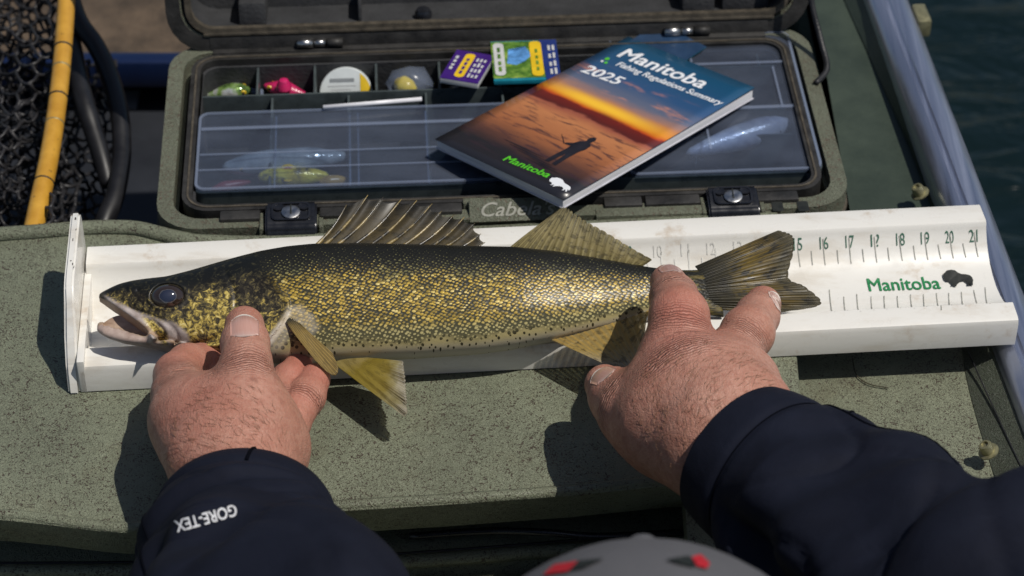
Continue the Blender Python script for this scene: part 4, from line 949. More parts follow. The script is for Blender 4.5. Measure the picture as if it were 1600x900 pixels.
mobj('hand_hair', HV, HF, plain('brown_hair', (.24, .13, .075), .5), pbody, kind='stuff')
# fingernails: curved plates laid on the fingertips
m = Mat('fingernail', (.56, .33, .27), .25, Coat_Weight=.4); uvx, uvy, _ = m.sep(m.coord('UV'))
c = m.ramp(uvy, [(0, (.66, .52, .46)), (.14, (.56, .34, .28)), (.3, (.50, .27, .215)), (.86, (.48, .26, .205)), (.93, (.66, .60, .54)), (1, (.70, .64, .56))])
m.set('Base Color', m.mix(m.lin(m.noise(m.mapv(m.coord('UV'), (40, 2, 1)), 1, 3), .3, .7), c, m.mix(.12, c, (.8, .7, .65)))); m.bump(m.noise(m.mapv(m.coord('UV'), (60, 3, 1)), 1, 2), .0001, .6); M_NAIL = m.m
def nail(h, base, tip, width, up, lift=.0005):
    """base, tip: (px, py, z) above the finger; laid down onto the skin along -up"""
    a, b = J(*base), J(*tip); ax = nrm(b - a); up = nrm(np.asarray(up, float) - ax * (np.asarray(up, float) @ ax)); sd_ = np.cross(ax, up); L_ = np.linalg.norm(b - a)
    nu2, nv2 = 13, 15; V, U = [], []
    for j in range(nv2):
        f_ = j / (nv2 - 1); w = width / 2 * (1 - .55 * max(0, (.22 - f_) / .22) ** 2 - .30 * max(0, (f_ - .80) / .2) ** 2)
        for i in range(nu2):
            g = i / (nu2 - 1) * 2 - 1
            ff = f_ + (.10 * g * g * (1 if f_ < .5 else -1)) * (1 if abs(f_ - .5) > .3 else 0)
            p = a + ax * L_ * ff + sd_ * w * g + up * .02
            for _ in range(30):
                d = float(h.sdf(p[None])[0]); p = p - up * max(d * .8, -.001)
                if abs(d) < 5e-5: break
            V.append(p + up * (lift * (1 - .7 * g * g) + .0003 * f_)); U.append((i / (nu2 - 1), f_))
    n0 = len(V); V += [p - up * .0008 for p in V]; U += U
    Fc = []
    for j in range(nv2 - 1):
        for i in range(nu2 - 1):
            q = j * nu2 + i; Fc.append((q, q + 1, q + nu2 + 1, q + nu2))
    edge = [i for i in range(nu2)] + [j * nu2 + nu2 - 1 for j in range(1, nv2)] + [(nv2 - 1) * nu2 + i for i in range(nu2 - 2, -1, -1)] + [j * nu2 for j in range(nv2 - 2, 0, -1)]
    for a_, b_ in zip(edge, edge[1:] + edge[:1]): Fc.append((a_, b_, n0 + b_, n0 + a_))
    mobj('fingernail', V, Fc, M_NAIL, pbody, uv=U)
TOCAM = nrm(CP - at(700, 500, .05))
nail(LH, (383, 534, .086), (382, 499, .081), .0160, TOCAM * .6 + A(0, 0, .8))
nail(RH, (1050, 446, .082), (1042, 431, .074), .0125, TOCAM * .3 + A(0.15, .3, .8))
nail(RH, (1194, 492, .06), (1201, 470, .052), .0125, A(.75, 0, .65))
nail(RH, (958, 606, .062), (935, 594, .054), .0140, A(-.25, .25, .9))

# ---- clothing
m = Mat('navy_softshell', (.010, .012, .022), .8, Specular_IOR_Level=.15); v = m.coord('Object')
wn_ = m.noise(v, 1600, 2, .6); w2 = m.noise(v, 26, 4, .6)
m.set('Base Color', m.mix(m.lin(w2, .3, .7), (.0055, .0068, .0140), (.0095, .0118, .0230))); lint = m.ss(m.vor(v, 95, 1, 'Distance'), .07, .03)
m.bump(m.math('ADD', m.math('MULTIPLY', wn_, .25), m.math('MULTIPLY', m.noise(v, 60, 4, .6, .5), 1.0)), .0012, .6); M_NAVY = m.m
M_STITCH = plain('dark_stitch', (.002, .0025, .005), .9, Specular_IOR_Level=.05)
def arm_frames(ctrl, n):
    """ctrl rows: x y z rx rz"""
    C = cspline(np.array(ctrl, float), n); P = C[:, :3]; T = np.gradient(P, axis=0); T /= np.linalg.norm(T, axis=1)[:, None]
    Sd = np.cross(T, UP); Sd /= np.linalg.norm(Sd, axis=1)[:, None]; U_ = np.cross(Sd, T); return P, T, Sd, U_, C[:, 3], C[:, 4]
def sleeve(name, ctrl, n, folds, seed, parent, seg=120, lip=.0035):
    P, T, Sd, U_, rx, rz = arm_frames(ctrl, n); V = []
    Ls_ = np.r_[0, np.cumsum(np.linalg.norm(np.diff(P, axis=0), axis=1))]
    def ringpts(i, k=1.0, shift=0.0):
        out = []
        for j in range(seg):
            a = 2 * math.pi * j / seg; d = folds(Ls_[i], a)
            out.append(P[i] + T[i] * shift + (rx[i] * k + d) * math.cos(a) * Sd[i] + (rz[i] * k + d) * math.sin(a) * U_[i])
        return out
    for i, (k, sh) in enumerate(((.72, .03), (.80, .006), (.88, .0008), (.95, -.0006), (.985, .0004))): V += ringpts(0, k, sh)
    for i in range(n): V += ringpts(i)
    N = n + 5; Fc = [(i * seg + j, (i + 1) * seg + j, (i + 1) * seg + (j + 1) % seg, i * seg + (j + 1) % seg) for i in range(N - 1) for j in range(seg)]
    return mobj(name, V, Fc, M_NAVY, parent), (P, T, Sd, U_, rx, rz, Ls_)
def g_(x, c, w): return math.exp(-((x - c) / w) ** 2)
def adiff(a, b): return (a - b + math.pi) % (2 * math.pi) - math.pi
def foldsL(l, a):
    r = min(1, max(0, (l - .026) / .02)); r2 = min(1, max(0, (l - .05) / .06))
    d = .0012 * g_(l, .008, .012) - .0030 * g_(l, .0265, .0035)                     # hem band and the pinch behind it
    d += r * .0028 * g_(l, .040 + .010 * math.sin(a * 1.5 + .6), .006) - r * .0022 * g_(l, .052 + .012 * math.sin(a * 1.3 + 1.0), .006)
    d += r2 * (.0038 * math.sin(a * 4 + l * 34 + .8 * math.sin(l * 60)) + .0030 * math.sin(l * 88 + 2.2 * math.sin(a * 2 + .5)))
    d -= r * .0030 * math.exp(-abs(math.sin(l * 42 + 1.4 * math.sin(a * 2.0 + .4) + a * .8)) / .13) * (.35 + .65 * abs(math.sin(a * 1.5 + l * 18)))
    d -= r2 * .0028 * math.exp(-abs(math.sin(a * 2.5 - l * 30 + 1.1 * math.sin(l * 40))) / .12)
    d += .006 * r * g_(adiff(a, 2.5 - l * 3), 0, .30) - .005 * r2 * g_(adiff(a, 1.1 - l * 4), 0, .22)
    return d
def foldsR(l, a):
    r = min(1, max(0, (l - .028) / .03)); r2 = min(1, max(0, (l - .06) / .06))
    d = .0010 * g_(l, .006, .012) - .0016 * g_(l, .0275, .0035)
    d += r * (.0024 * math.sin(l * 105 + 2.6 * math.sin(a * 1.5 + 1.0)) + .0022 * math.sin(a * 5 + l * 40))
    d -= r * .0034 * math.exp(-abs(math.sin(l * 30 + 1.6 * math.sin(a * 2.0 + 1.4) + a * 1.3)) / .12) * (.3 + .7 * abs(math.sin(a * 1.5 - l * 14)))
    d -= r2 * .0034 * math.exp(-abs(math.sin(a * 2.5 + l * 22 + 1.3 * math.sin(l * 33))) / .11)
    d -= .0075 * g_(adiff(a, .30 - l * 1.2), 0, .16) * r                             # long crease along the forearm
    d += .0085 * g_(adiff(a, -.10 - l * 1.2), 0, .26) * r
    d += .007 * g_(adiff(a, .75 - l * 1.2), 0, .30) * r
    d += r2 * (.009 * g_(l, .185 + .03 * math.sin(a), .018) - .008 * g_(l, .215 + .03 * math.sin(a), .014) + .007 * g_(l, .25 + .04 * math.cos(a), .02) - .006 * g_(l, .125 + .05 * math.sin(a + .6), .012))
    return d
cl = [tuple(at(394, 790, .056)) + (.0425, .034), tuple(at(386, 812, .060)) + (.0475, .040), tuple(at(376, 842, .065)) + (.0500, .045), tuple(at(373, 880, .072)) + (.0515, .047), tuple(at(386, 945, .084)) + (.060, .054), tuple(at(415, 1010, .10)) + (.066, .06), tuple(EL_L) + (.068, .064), tuple((EL_L + SH_L) / 2) + (.074, .072), tuple(SH_L) + (.082, .085)]
cr_ = [tuple(at(1156, 708, .074)) + (.0425, .038), tuple(at(1200, 738, .076)) + (.047, .043), tuple(at(1275, 788, .081)) + (.053, .047), tuple(at(1375, 855, .090)) + (.063, .053), tuple(at(1510, 955, .11)) + (.072, .066), tuple(EL_R) + (.072, .07), tuple((EL_R + SH_R) / 2) + (.078, .075), tuple(SH_R) + (.082, .085)]
jacket = None
def jac_sdf(P):
    d = None
    for a, b, ra, rb, k in ((SH_L, SH_R, .086, .086, .03), (A(.06, -.78, .02), A(.06, -1.0, -.27), .15, .15, .06), (A(-.04, -.78, .02), A(-.02, -1.0, -.27), .13, .13, .06), (A(.16, -.78, .02), A(.14, -1.0, -.27), .13, .13, .06), (NECK + A(0, -.02, -.04), NECK + A(0, .02, .015), .085, .075, .03)):
        q = cone_d(P, a, b, ra, rb); d = q if d is None else smin(d, q, k)
    return d + .003 * np.sin(P[:, 0] * 40 + P[:, 2] * 60) * np.sin(P[:, 1] * 30 + P[:, 2] * 25)
Vj, Fj = surface_nets(jac_sdf, (-.36, -1.22, -.46), (.50, -.50, .28), .010, 1)
jacket = mobj('jacket', Vj, Fj, M_NAVY, person, label='dark navy softshell jacket')
slL, frL = sleeve('sleeve', cl, 230, foldsL, 1, jacket); slR, frR = sleeve('sleeve', cr_, 230, foldsR, 2, jacket)
def cuff_line(fr, folds, l0, name, par, rad=.0006, a0=0, a1=2 * math.pi, mat=None):
    P, T, Sd, U_, rx, rz, Ls_ = fr; i = int(np.argmin(abs(Ls_ - l0))); Q = []
    for a in np.linspace(a0, a1, 90):
        d = folds(Ls_[i], a); Q.append(P[i] + (rx[i] + d) * math.cos(a) * Sd[i] + (rz[i] + d) * math.sin(a) * U_[i])
    V, Fc = tube_vf(Q, rad, 6, False); mobj(name, V, Fc, mat or M_STITCH, par)
def sleeve_pt(fr, folds, l, a, off=0.0):
    P, T, Sd, U_, rx, rz, Ls_ = fr; i = np.interp(l, Ls_, np.arange(len(Ls_))); k = int(i); f_ = i - k; k2 = min(k + 1, len(P) - 1)
    mixv = lambda X: X[k] * (1 - f_) + X[k2] * f_
    d = folds(l, a) + off; return mixv(P) + (mixv(rx) + d) * math.cos(a) * mixv(Sd) + (mixv(rz) + d) * math.sin(a) * mixv(U_)
cuff_line(frL, foldsL, .0265, 'hem_seam', slL); cuff_line(frR, foldsR, .0275, 'hem_seam', slR)
def seam_path(fr, folds, pts, name, par, rad=.0007):
    Q = cspline(np.array(pts, float), 40); V, Fc = tube_vf([sleeve_pt(fr, folds, l, a) for l, a in Q], rad, 6, False); mobj(name, V, Fc, M_STITCH, par)
seam_path(frR, foldsR, [(.028, 2.35), (.05, 2.2), (.10, 2.25), (.2, 2.3), (.33, 2.4)], 'sleeve_seam', slR, .0008)
seam_path(frR, foldsR, [(.050, 2.2), (.040, 2.6), (.028, 3.0)], 'sleeve_seam', slR, .0008)
seam_path(frL, foldsL, [(.028, .45), (.06, .5), (.12, .5), (.25, .55)], 'sleeve_seam', slL, .0008)
seam_path(frL, foldsL, [(.0, 1.62), (.012, 1.62), (.024, 1.62)], 'cuff_seam', slL, .0011)
M_WTXT = plain('white_print', (.74, .74, .76), .5, .08, 400)
def sleeve_text(body, px0, py0, px1, py1, hgt_px, fr, folds, par, mat):
    """lettering laid on the sleeve by ray casting"""
    dg = bpy.context.evaluated_depsgraph_get(); bv = BVHTree.FromObject(par, dg)
    V, Fc, L2 = bold_vf(body, .016); mx_ = V.max(0); P = []
    d0 = A(px1 - px0, py1 - py0); L_ = np.linalg.norm(d0); ex_ = d0 / L_; ey_ = A(ex_[1], -ex_[0])
    for q, l2 in zip(V, L2):
        p2 = A(px0, py0) + ex_ * (q[0] / mx_[0] * L_) + ey_ * (q[1] / mx_[1] * hgt_px)
        loc, no, _, _ = bv.ray_cast(Vector(CP), Vector(ray(*p2))); P.append(np.array(loc) + np.array(no) * (.0006 + l2) if loc else CP)
    mobj('lettering', P, Fc, mat, par, smooth=False)
sleeve_text('GORE-TEX', 367, 789, 273, 815, 19, frL, foldsL, slL, M_WTXT)
# cap
m = Mat('grey_cap_cloth', (.085, .085, .095), .8); v = m.coord('Object'); m.bump(m.noise(v, 900, 3), .0004, .7)
m.set('Base Color', m.mix(m.noise(v, 60, 3), (.080, .080, .088), (.105, .104, .113))); M_CAP = m.m
CC = HEAD + A(0, .010, .018)
cap_M = Matrix.Translation(Vector(CC)) @ Matrix.Rotation(R(-58), 4, 'X')
CV, CFc = [], []; ns, nr2 = 48, 18
for i in range(nr2 + 1):
    a = math.pi / 2 * i / nr2 * 1.06
    for j in range(ns):
        th = 2 * math.pi * j / ns; pz = 1 - .012 * abs(math.sin(th * 3)) ** 8
        CV.append((.096 * math.sin(a) * math.cos(th) * pz, .110 * math.sin(a) * math.sin(th) * pz, .105 * math.cos(a)))
for i in range(nr2):
    for j in range(ns): CFc.append((i * ns + j, (i + 1) * ns + j, (i + 1) * ns + (j + 1) % ns, i * ns + (j + 1) % ns))
cap = mobj('cap', CV, CFc, M_CAP, person, M=cap_M, label='grey cap with red and black marks')
lathe('cap_button', [(.0001, .0), (.007, 0), (.0065, .003), (.0035, .005), (.0001, .0055)], M_CAP, cap, 16, M=cap_M @ Matrix.Translation(Vector((0, 0, .1035))))
BVs, BFs = [], []
for k, dz in ((0, 0), (1, -.003)):
    for i in range(9):
        for j in range(25):
            th = R(20 + 140 * j / 24); r_ = 1 + .75 * i / 8 * math.sin(math.pi * j / 24) ** .5
            BVs.append((.096 * math.cos(th) * (1 + .1 * i / 8), .110 * math.sin(th) * r_, -.008 + dz - .02 * (math.cos(th)) ** 2 * i / 8))
for k in range(2):
    for i in range(8):
        for j in range(24):
            a = k * 225 + i * 25 + j; BFs.append((a, a + 1, a + 26, a + 25))
mobj('brim', BVs, BFs, M_CAP, cap, M=cap_M)
bvc = BVHTree.FromPolygons([tuple(cap_M @ Vector(q)) for q in CV], CFc)
def cap_patch(name, poly, mat):
    V, Fc = poly_fill(poly); P = []
    for x, y, _ in V:
        loc, no, _, _ = bvc.ray_cast(Vector(CP), Vector(ray(x, y))); P.append(np.array(loc) + np.array(no) * (-.0012 if np.dot(no, ray(x, y)) > 0 else .0012) if loc else None)
    if all(p is not None for p in P): mobj(name, P, Fc, mat, cap, smooth=False)
M_RED = plain('red_embroidery', (.42, .008, .018), .7, .2, 500)
cap_patch('red_mark', [(1080, 874), (1094, 870), (1108, 884), (1104, 892), (1088, 888)], M_RED)
cap_patch('black_mark', [(1040, 878), (1076, 872), (1086, 890), (1060, 884)], M_INK)
cap_patch('red_mark', [(868, 886), (905, 880), (890, 896), (850, 902)], M_RED)
cap_patch('black_mark', [(905, 880), (945, 876), (915, 890), (892, 895)], M_INK)
# ------------------------------------------------------------------ booklet lying across the tackle box
bt = R(6.5); bn = A(0, math.sin(bt), math.cos(bt)); BK0 = at(880, 312, .032)
bkp = lambda x, y: on_plane(x, y, BK0, bn)
z8 = lambda x, y: (660 + x / 2.8125, 20 + y / 2.8125)
kL, kB, kR, kT = bkp(680, 217), bkp(880, 312), bkp(1186, 143), bkp(982, 59)
kx = nrm(kB - kL); ky = kR - kB; ky = nrm(ky - kx * (ky @ kx)); kn_ = np.cross(kx, ky); KW = np.linalg.norm(kB - kL); KH = (np.linalg.norm(kT - kL) + np.linalg.norm(kR - kB)) / 2
MK = frameM(kL, kx, ky, kn_)
def kxy(x, y): p = bkp(*z8(x, y)) - kL; return p @ kx, p @ ky
book = empty('regulations_booklet', tuple(kL), label='blue and orange sunset regulations booklet lying open-box side up across the tackle box', cat='booklet')
book['label'] = 'softcover booklet with orange lake sunset cover lying across the tackle box'
m = Mat('sunset_cover_print', (.5, .3, .1), .32, Coat_Weight=.25); uv = m.coord('UV'); x_, y_, _ = m.sep(uv)
wavy = m.noise(m.mapv(uv, (3, 14, 1)), 1.0, 4, .6); yy = m.math('ADD', y_, m.lin(wavy, .3, .7, -.014, .014))
skyc = m.ramp(yy, [(.0, (.020, .020, .026)), (.10, (.022, .021, .026)), (.17, (.10, .045, .035)), (.26, (.34, .125, .055)), (.40, (.50, .20, .085)), (.445, (.32, .095, .06)), (.455, (.09, .018, .018)), (.50, (.16, .02, .016)), (.51, (.50, .07, .015)), (.535, (.66, .20, .02)), (.565, (.55, .20, .06)), (.60, (.34, .19, .15)), (.645, (.12, .14, .21)), (.74, (.030, .085, .20)), (.92, (.012, .075, .16)), (1, (.012, .07, .14))])
rip = m.noise(m.mapv(uv, (5, 46, 1), (0, 0, R(-5))), 1.0, 4, .6, .5); dk = m.math('MULTIPLY', m.ss(rip, .50, .66), m.math('MULTIPLY', m.ss(y_, .46, .40), m.ss(y_, .02, .12)))
c = m.mix(m.math('MULTIPLY', dk, .8), skyc, (.045, .025, .035))
gl_ = m.math('MULTIPLY', m.ss(x_, -.1, .35), m.ss(x_, 1.15, .5)); gl_ = m.math('MULTIPLY', gl_, m.math('MULTIPLY', m.ss(y_, .50, .545), m.ss(y_, .60, .55)))
c = m.mix(m.math('MULTIPLY', gl_, .8), c, (1, .62, .05))
cl_ = m.ss(m.noise(m.mapv(uv, (2.2, 12, 1), (0, 0, R(7))), 1.4, 5, .6), .52, .68); cl_ = m.math('MULTIPLY', cl_, m.math('MULTIPLY', m.ss(y_, .58, .66), m.ss(y_, .80, .70)))
c = m.mix(m.math('MULTIPLY', cl_, .75), c, (.62, .26, .16)); m.set('Base Color', c); M_COVER = m.m
TH = .0065
M_PAPER = Mat('page_edges', (.74, .74, .76), .6); mm = M_PAPER; vz = mm.coord('Object')
lines_ = mm.noise(mm.mapv(vz, (20, 20, 2600)), 1.0, 2, .5); mm.set('Base Color', mm.mix(mm.lin(lines_, .3, .7), (.52, .52, .56), (.82, .82, .83))); M_PAPER = mm.m
box('pages', .0008, KW - .0008, .0008, KH - .0008, -TH, -.0006, M_PAPER, book, .0003, M=MK)
nx_, ny_ = 12, 20; V, U = [], []
for lay in (0, -.0005):
    for j in range(ny_ + 1):
        for i in range(nx_ + 1):
            fx, fy = i / nx_, j / ny_; zc = .0012 * fx * fx * fy ** 2 + .0008 * (fy ** 6)
            V.append((KW * fx, KH * fy, zc + lay)); U.append((fx, fy))
NN = (nx_ + 1) * (ny_ + 1); Fc = []
for j in range(ny_):
    for i in range(nx_):
        a = j * (nx_ + 1) + i; Fc += [(a, a + 1, a + nx_ + 2, a + nx_ + 1), (NN + a, NN + a + nx_ + 1, NN + a + nx_ + 2, NN + a + 1)]
ed = list(range(nx_ + 1)) + [j * (nx_ + 1) + nx_ for j in range(1, ny_ + 1)] + [ny_ * (nx_ + 1) + i for i in range(nx_ - 1, -1, -1)] + [j * (nx_ + 1) for j in range(ny_ - 1, 0, -1)]
for a, b in zip(ed, ed[1:] + ed[:1]): Fc.append((a, NN + a, NN + b, b))
cov = mobj('cover', V, Fc, M_COVER, book, uv=U, M=MK)
box('back_cover', 0, KW, 0, KH, -TH - .0005, -TH, plain('back_cover_paper', (.5, .5, .55), .5), book, M=MK)
def kpt(a, c_, l=.0002):
    fx, fy = a / KW, c_ / KH; return kL + kx * a + ky * c_ + kn_ * (l + .0012 * fx * fx * max(fy, 0) ** 2 + .0008 * fy ** 6)
def ktext(body, zx0, zy0, zx1, zy1, mat, bold, h=None, shear=0, name='lettering'):
    a = kxy(zx0, zy0); b = kxy(zx1, zy1); w = math.hypot(b[0] - a[0], b[1] - a[1]); dy = (b[1] - a[1]) / w
    text_map(name, body, lambda x, y: kpt(a[0] + x, a[1] + y + dy * x), w, mat, cov, h, bold=bold, shear=shear)
M_KW = plain('white_cover_ink', (.80, .82, .86), .4, .05); M_KG = plain('lime_cover_ink', (.10, .55, .03), .4, .1); M_KB = plain('silhouette_ink', (.016, .016, .024), .4, .2)
ktext('Manitoba', 850, 193, 1222, 340, M_KW, .014)
ktext('Fishing Regulations Summary', 838, 238, 1296, 418, M_KW, .012, .0088)
ktext('2025', 690, 258, 850, 318, M_KW, .012)
ktext('Manitoba', 350, 648, 545, 726, M_KG, .014)
def kpoly(name, pts, mat, l=.0003):
    V, Fc = poly_fill([kxy(*p) for p in pts]); mobj(name, [kpt(x, y, l) for x, y, _ in V], Fc, mat, cov, smooth=False)
fx0, fy0 = kxy(565, 655); FH = kxy(748, 546)[1] - fy0
def fig(name, P, l=.0003): V, Fc = poly_fill([(fx0 + x * FH, fy0 + y * FH) for x, y in P]); mobj(name, [kpt(x, y, l) for x, y, _ in V], Fc, M_KB, cov, smooth=False)
fig('fisherman_silhouette', [(-.10, -.03), (-.02, -.03), (-.005, .20), (.015, .34), (.03, .20), (.05, -.04), (.13, -.04), (.115, .25), (.12, .50), (.15, .62), (.14, .76), (.07, .82), (.075, .86), (.085, .93), (.06, .99), (.01, 1.0), (-.035, .96), (-.035, .89), (-.015, .84), (-.02, .81), (-.09, .76), (-.12, .66), (-.22, .58), (-.20, .54), (-.10, .57), (-.09, .45), (-.10, .22)])
fig('fishing_rod', [(-.21, .55), (-.34, .66), (-.44, .74), (-.443, .735), (-.345, .65), (-.222, .538)])
for k in range(5):
    x0_, x1_, y_ = -.75 + .16 * k - .3 * rng.random(), -.1 + .12 * k, .02 - .05 * k; fig('shore_ripple', [(x0_, y_), ((x0_ + x1_) / 2, y_ - .022), (x1_, y_ - .005), ((x0_ + x1_) / 2, y_ + .016)], .00025)
bx0, by0 = kxy(553, 735); sc_ = .0185 / 135
V, Fc = poly_fill([((x - 822) * sc_, -(y - 420) * sc_) for x, y in BISON]); mobj('bison_emblem', [kpt(bx0 + x, by0 - .004 + y, .0003) for x, y, _ in V], Fc, M_KW, cov, smooth=False)
for dx, dy, r_ in ((812, 205, .0016), (806, 222, .0012), (790, 215, .001)):
    a = kxy(dx, dy); P = [kpt(a[0] + r_ * math.cos(t), a[1] + r_ * 1.3 * math.sin(t), .0003) for t in np.linspace(0, 2 * math.pi, 12, endpoint=False)]
    mobj('leaf_mark', P, [tuple(range(12))], M_KG if dx > 800 else M_KW, cov, smooth=False)

# ------------------------------------------------------------------ cards and packets in the tray
def card(name, corners, z, thick, mat, edge, label, cat, tilt=0.0):
    """corners in pixels: front-left, front-right, back-right, back-left"""
    P = [at(x, y, z + (tilt if i > 1 else 0)) for i, (x, y) in enumerate(corners)]; ex = nrm(P[1] - P[0]); n_ = nrm(np.cross(ex, P[3] - P[0])); ey = np.cross(n_, ex)
    w = (np.linalg.norm(P[1] - P[0]) + np.linalg.norm(P[2] - P[3])) / 2; h = ((P[3] - P[0]) @ ey + (P[2] - P[1]) @ ey) / 2; sk_ = ((P[3] - P[0]) @ ex)
    M = frameM(P[0], ex, ey, n_); r = empty(name, tuple(P[0]), label=label, cat=cat)
    box('stack' if thick > .002 else 'sheet', 0, w, 0, h, -thick, -.0003, edge, r, .0003, M=M)
    def pr(nm, poly, mat_, l=0.0):
        V, Fc = poly_fill([(x * w, y * h) for x, y in poly]); return mobj(nm, [P[0] + ex * x + ey * y + n_ * l for x, y, _ in V], Fc, mat_, r, smooth=False)
    box('face', 0, w, 0, h, -.0003, .0, mat, r, M=M)
    def pill(x0, x1, y0, y1, mat_, l=.0003):
        q = rrect(x0 * w, x1 * w, y0 * h, y1 * h, min((x1 - x0) * w, (y1 - y0) * h) * .45); return pr('printed_panel', [(a / w, b / h) for a, b in q], mat_, l)
    def lines(x0, x1, y0, y1, k, mat_, vert=True, l=.0006):
        for i in range(k):
            f_ = (i + .5) / k; wd = .28 / k
            for q in range(4):
                a, b = q / 4 + .02, (q + .55 + .3 * rng.random()) / 4
                if vert: pr('print_mark', [(x0 + (x1 - x0) * (f_ - wd), y0 + (y1 - y0) * a), (x0 + (x1 - x0) * (f_ + wd), y0 + (y1 - y0) * a), (x0 + (x1 - x0) * (f_ + wd), y0 + (y1 - y0) * b), (x0 + (x1 - x0) * (f_ - wd), y0 + (y1 - y0) * b)], mat_, l)
    return pr, pill, lines
M_PURP = plain('purple_print', (.045, .012, .17), .4, .15, 100); M_YEL = plain('yellow_print', (.75, .50, .02), .4, .1, 100); M_DKB = plain('dark_blue_print', (.015, .035, .18), .4, .15, 100)
M_PALE = plain('pale_grey_print', (.55, .56, .56), .5, .1, 100); M_SKYB = plain('sky_blue_print', (.10, .28, .60), .4, .5, 140); M_TEAL = plain('teal_print', (.01, .20, .28), .4, .2, 100)
m = Mat('leafy_green_print', (.1, .2, .05), .4); v = m.coord('Object'); m.set('Base Color', m.ramp(m.noise(v, 150, 4, .6), [(.3, (.02, .07, .015)), (.5, (.10, .22, .03)), (.7, (.30, .42, .08))])); M_LEAF = m.m
pr, pill, lines = card('lure_card', [(687, 121), (748, 131), (767, 87), (711, 76)], .014, .0042, M_PURP, M_PALE, 'small purple card packet with a yellow oval label left of the green packet', 'card packet', -.004)
pill(.30, .56, .10, .92, M_YEL); lines(.36, .50, .2, .8, 1, M_PURP, l=.0006); lines(.62, .92, .12, .85, 3, M_PALE); lines(.06, .2, .3, .8, 1, M_PALE)
pr, pill, lines = card('lure_packet', [(772, 127), (868, 124), (902, 62), (791, 64)], .013, .003, M_TEAL, M_TEAL, 'green and blue lure packet with a yellow label tucked behind the booklet', 'lure packet', -.004)
pr('printed_panel', [(.0, .06), (.78, .06), (.74, .98), (.0, .98)], M_LEAF, .0002); pr('printed_panel', [(.22, .42), (.36, .38), (.50, .48), (.60, .62), (.52, .84), (.36, .72), (.26, .78)], M_SKYB, .0004)
pr('printed_panel', [(.78, .0), (1, .0), (1, 1), (.74, 1)], M_DKB, .0004); pill(.03, .19, .12, .94, M_PALE, .0006); pill(.58, .76, .08, .96, M_YEL, .0007); lines(.84, .97, .1, .9, 2, M_PALE, l=.0008); lines(.64, .71, .2, .8, 1, M_LEAF, l=.001); lines(.07, .15, .2, .85, 1, M_LEAF, l=.001)
pr, pill, lines = card('blue_card', [(962, 78), (1040, 118), (1092, 66), (1019, 31)], .0086, .0006, M_TEAL, M_TEAL, 'plain dark blue sheet sticking out above the sunset booklet', 'card', 0)  # thin flat blue sheet beyond the booklet's top corner
for o in [q for q in bpy.data.objects if q.name.startswith('face') and q.parent and q.parent.name.startswith('blue_card')]: o.data.materials[0] = plain('slate_blue_card', (.018, .045, .10), .35, .2, 60)

# ------------------------------------------------------------------ lures
def lure(name, c, dirpx, L_, prof, mat, label, eye=True, hooks=2, flat=.8, lip=True, fin_=None):
    """body lathed along the line c -> dirpx; c and dirpx are (px, py, z)"""
    a = at(*c); b = at(*dirpx); ax = nrm(b - a); sd_ = nrm(np.cross(ax, UP)); up_ = np.cross(sd_, ax)
    r = empty(name, tuple((a + b) / 2), label=label, cat='lure', group='lures in the tray'); r.pop('group') if 'group' in r else None
    n_ = 28; pr_ = np.array(prof); rad = np.interp(np.linspace(0, 1, n_), pr_[:, 0], pr_[:, 1]); rad = np.convolve(np.pad(rad, 2, 'edge'), np.ones(5) / 5, 'valid'); rad[0] = rad[-1] = .0004
    L0 = np.linalg.norm(b - a); V, Fc = tube_vf([a + ax * L0 * t for t in np.linspace(0, 1, n_)], rad, 20, True, tuple(up_))
    bo = mobj('lure_body', V, Fc, mat, r)
    if eye:
        for s_ in (-1, 1):
            p = a + ax * L0 * .16 - sd_ * s_ * np.interp(.16, pr_[:, 0], pr_[:, 1]) * .8 + up_ * .001
            E_ = lathe('lure_eye', [(.0001, 0), (.0022, 0), (.0018, .0008), (.0001, .0011)], M_YEL, r, 14, M=frameM(p, up_, ax, -sd_ * s_ if True else sd_)); lathe('pupil', [(.0001, 0), (.0011, 0), (.0008, .0004), (.0001, .0005)], M_INK, E_, 12, M=frameM(p - sd_ * s_ * .0010, up_, ax, -sd_ * s_))
    if lip: 
        p = a; mobj('diving_lip', [p - sd_ * .003, p + sd_ * .003, p + sd_ * .0042 - ax * .008 - up_ * .004, p - sd_ * .0042 - ax * .008 - up_ * .004, p - sd_ * .003 - up_ * .0008, p + sd_ * .003 - up_ * .0008, p + sd_ * .0042 - ax * .008 - up_ * .0048, p - sd_ * .0042 - ax * .008 - up_ * .0048], [(0, 1, 2, 3), (7, 6, 5, 4), (0, 4, 5, 1), (1, 5, 6, 2), (2, 6, 7, 3), (3, 7, 4, 0)], M_CLEDGE, r, smooth=False)
    for k in range(hooks):
        h0 = a + ax * L0 * (.4 + .5 * k) - up_ * .004
        for q in range(3):
            an = 2.09 * q + .5; dv = math.cos(an) * sd_ + math.sin(an) * ax
            tube('hook', [h0, h0 - up_ * .002 + dv * .001, h0 - up_ * .005 + dv * .0035, h0 - up_ * .0045 + dv * .0055, h0 - up_ * .002 + dv * .0058], [.0004], M_STEEL, r, 5, n=10)
    return r
def lure_mat(name, stops, sc=90, rough=.15, metallic=.4):
    m = Mat(name, (.5, .5, .5), rough, Coat_Weight=.8, Metallic=metallic); v = m.coord('Object'); m.set('Base Color', m.ramp(m.noise(v, sc, 4, .6), stops)); m.bump(m.vor(v, 700, .5), .0003, .5); return m.m
ML_G = lure_mat('green_silver_lure', [(.3, (.05, .10, .03)), (.45, (.25, .40, .10)), (.55, (.6, .62, .6)), (.7, (.10, .09, .06))])
ML_P = lure_mat('pink_lure', [(.3, (.30, .01, .06)), (.5, (.60, .02, .13)), (.7, (.75, .05, .18))], 60, .25, 0)
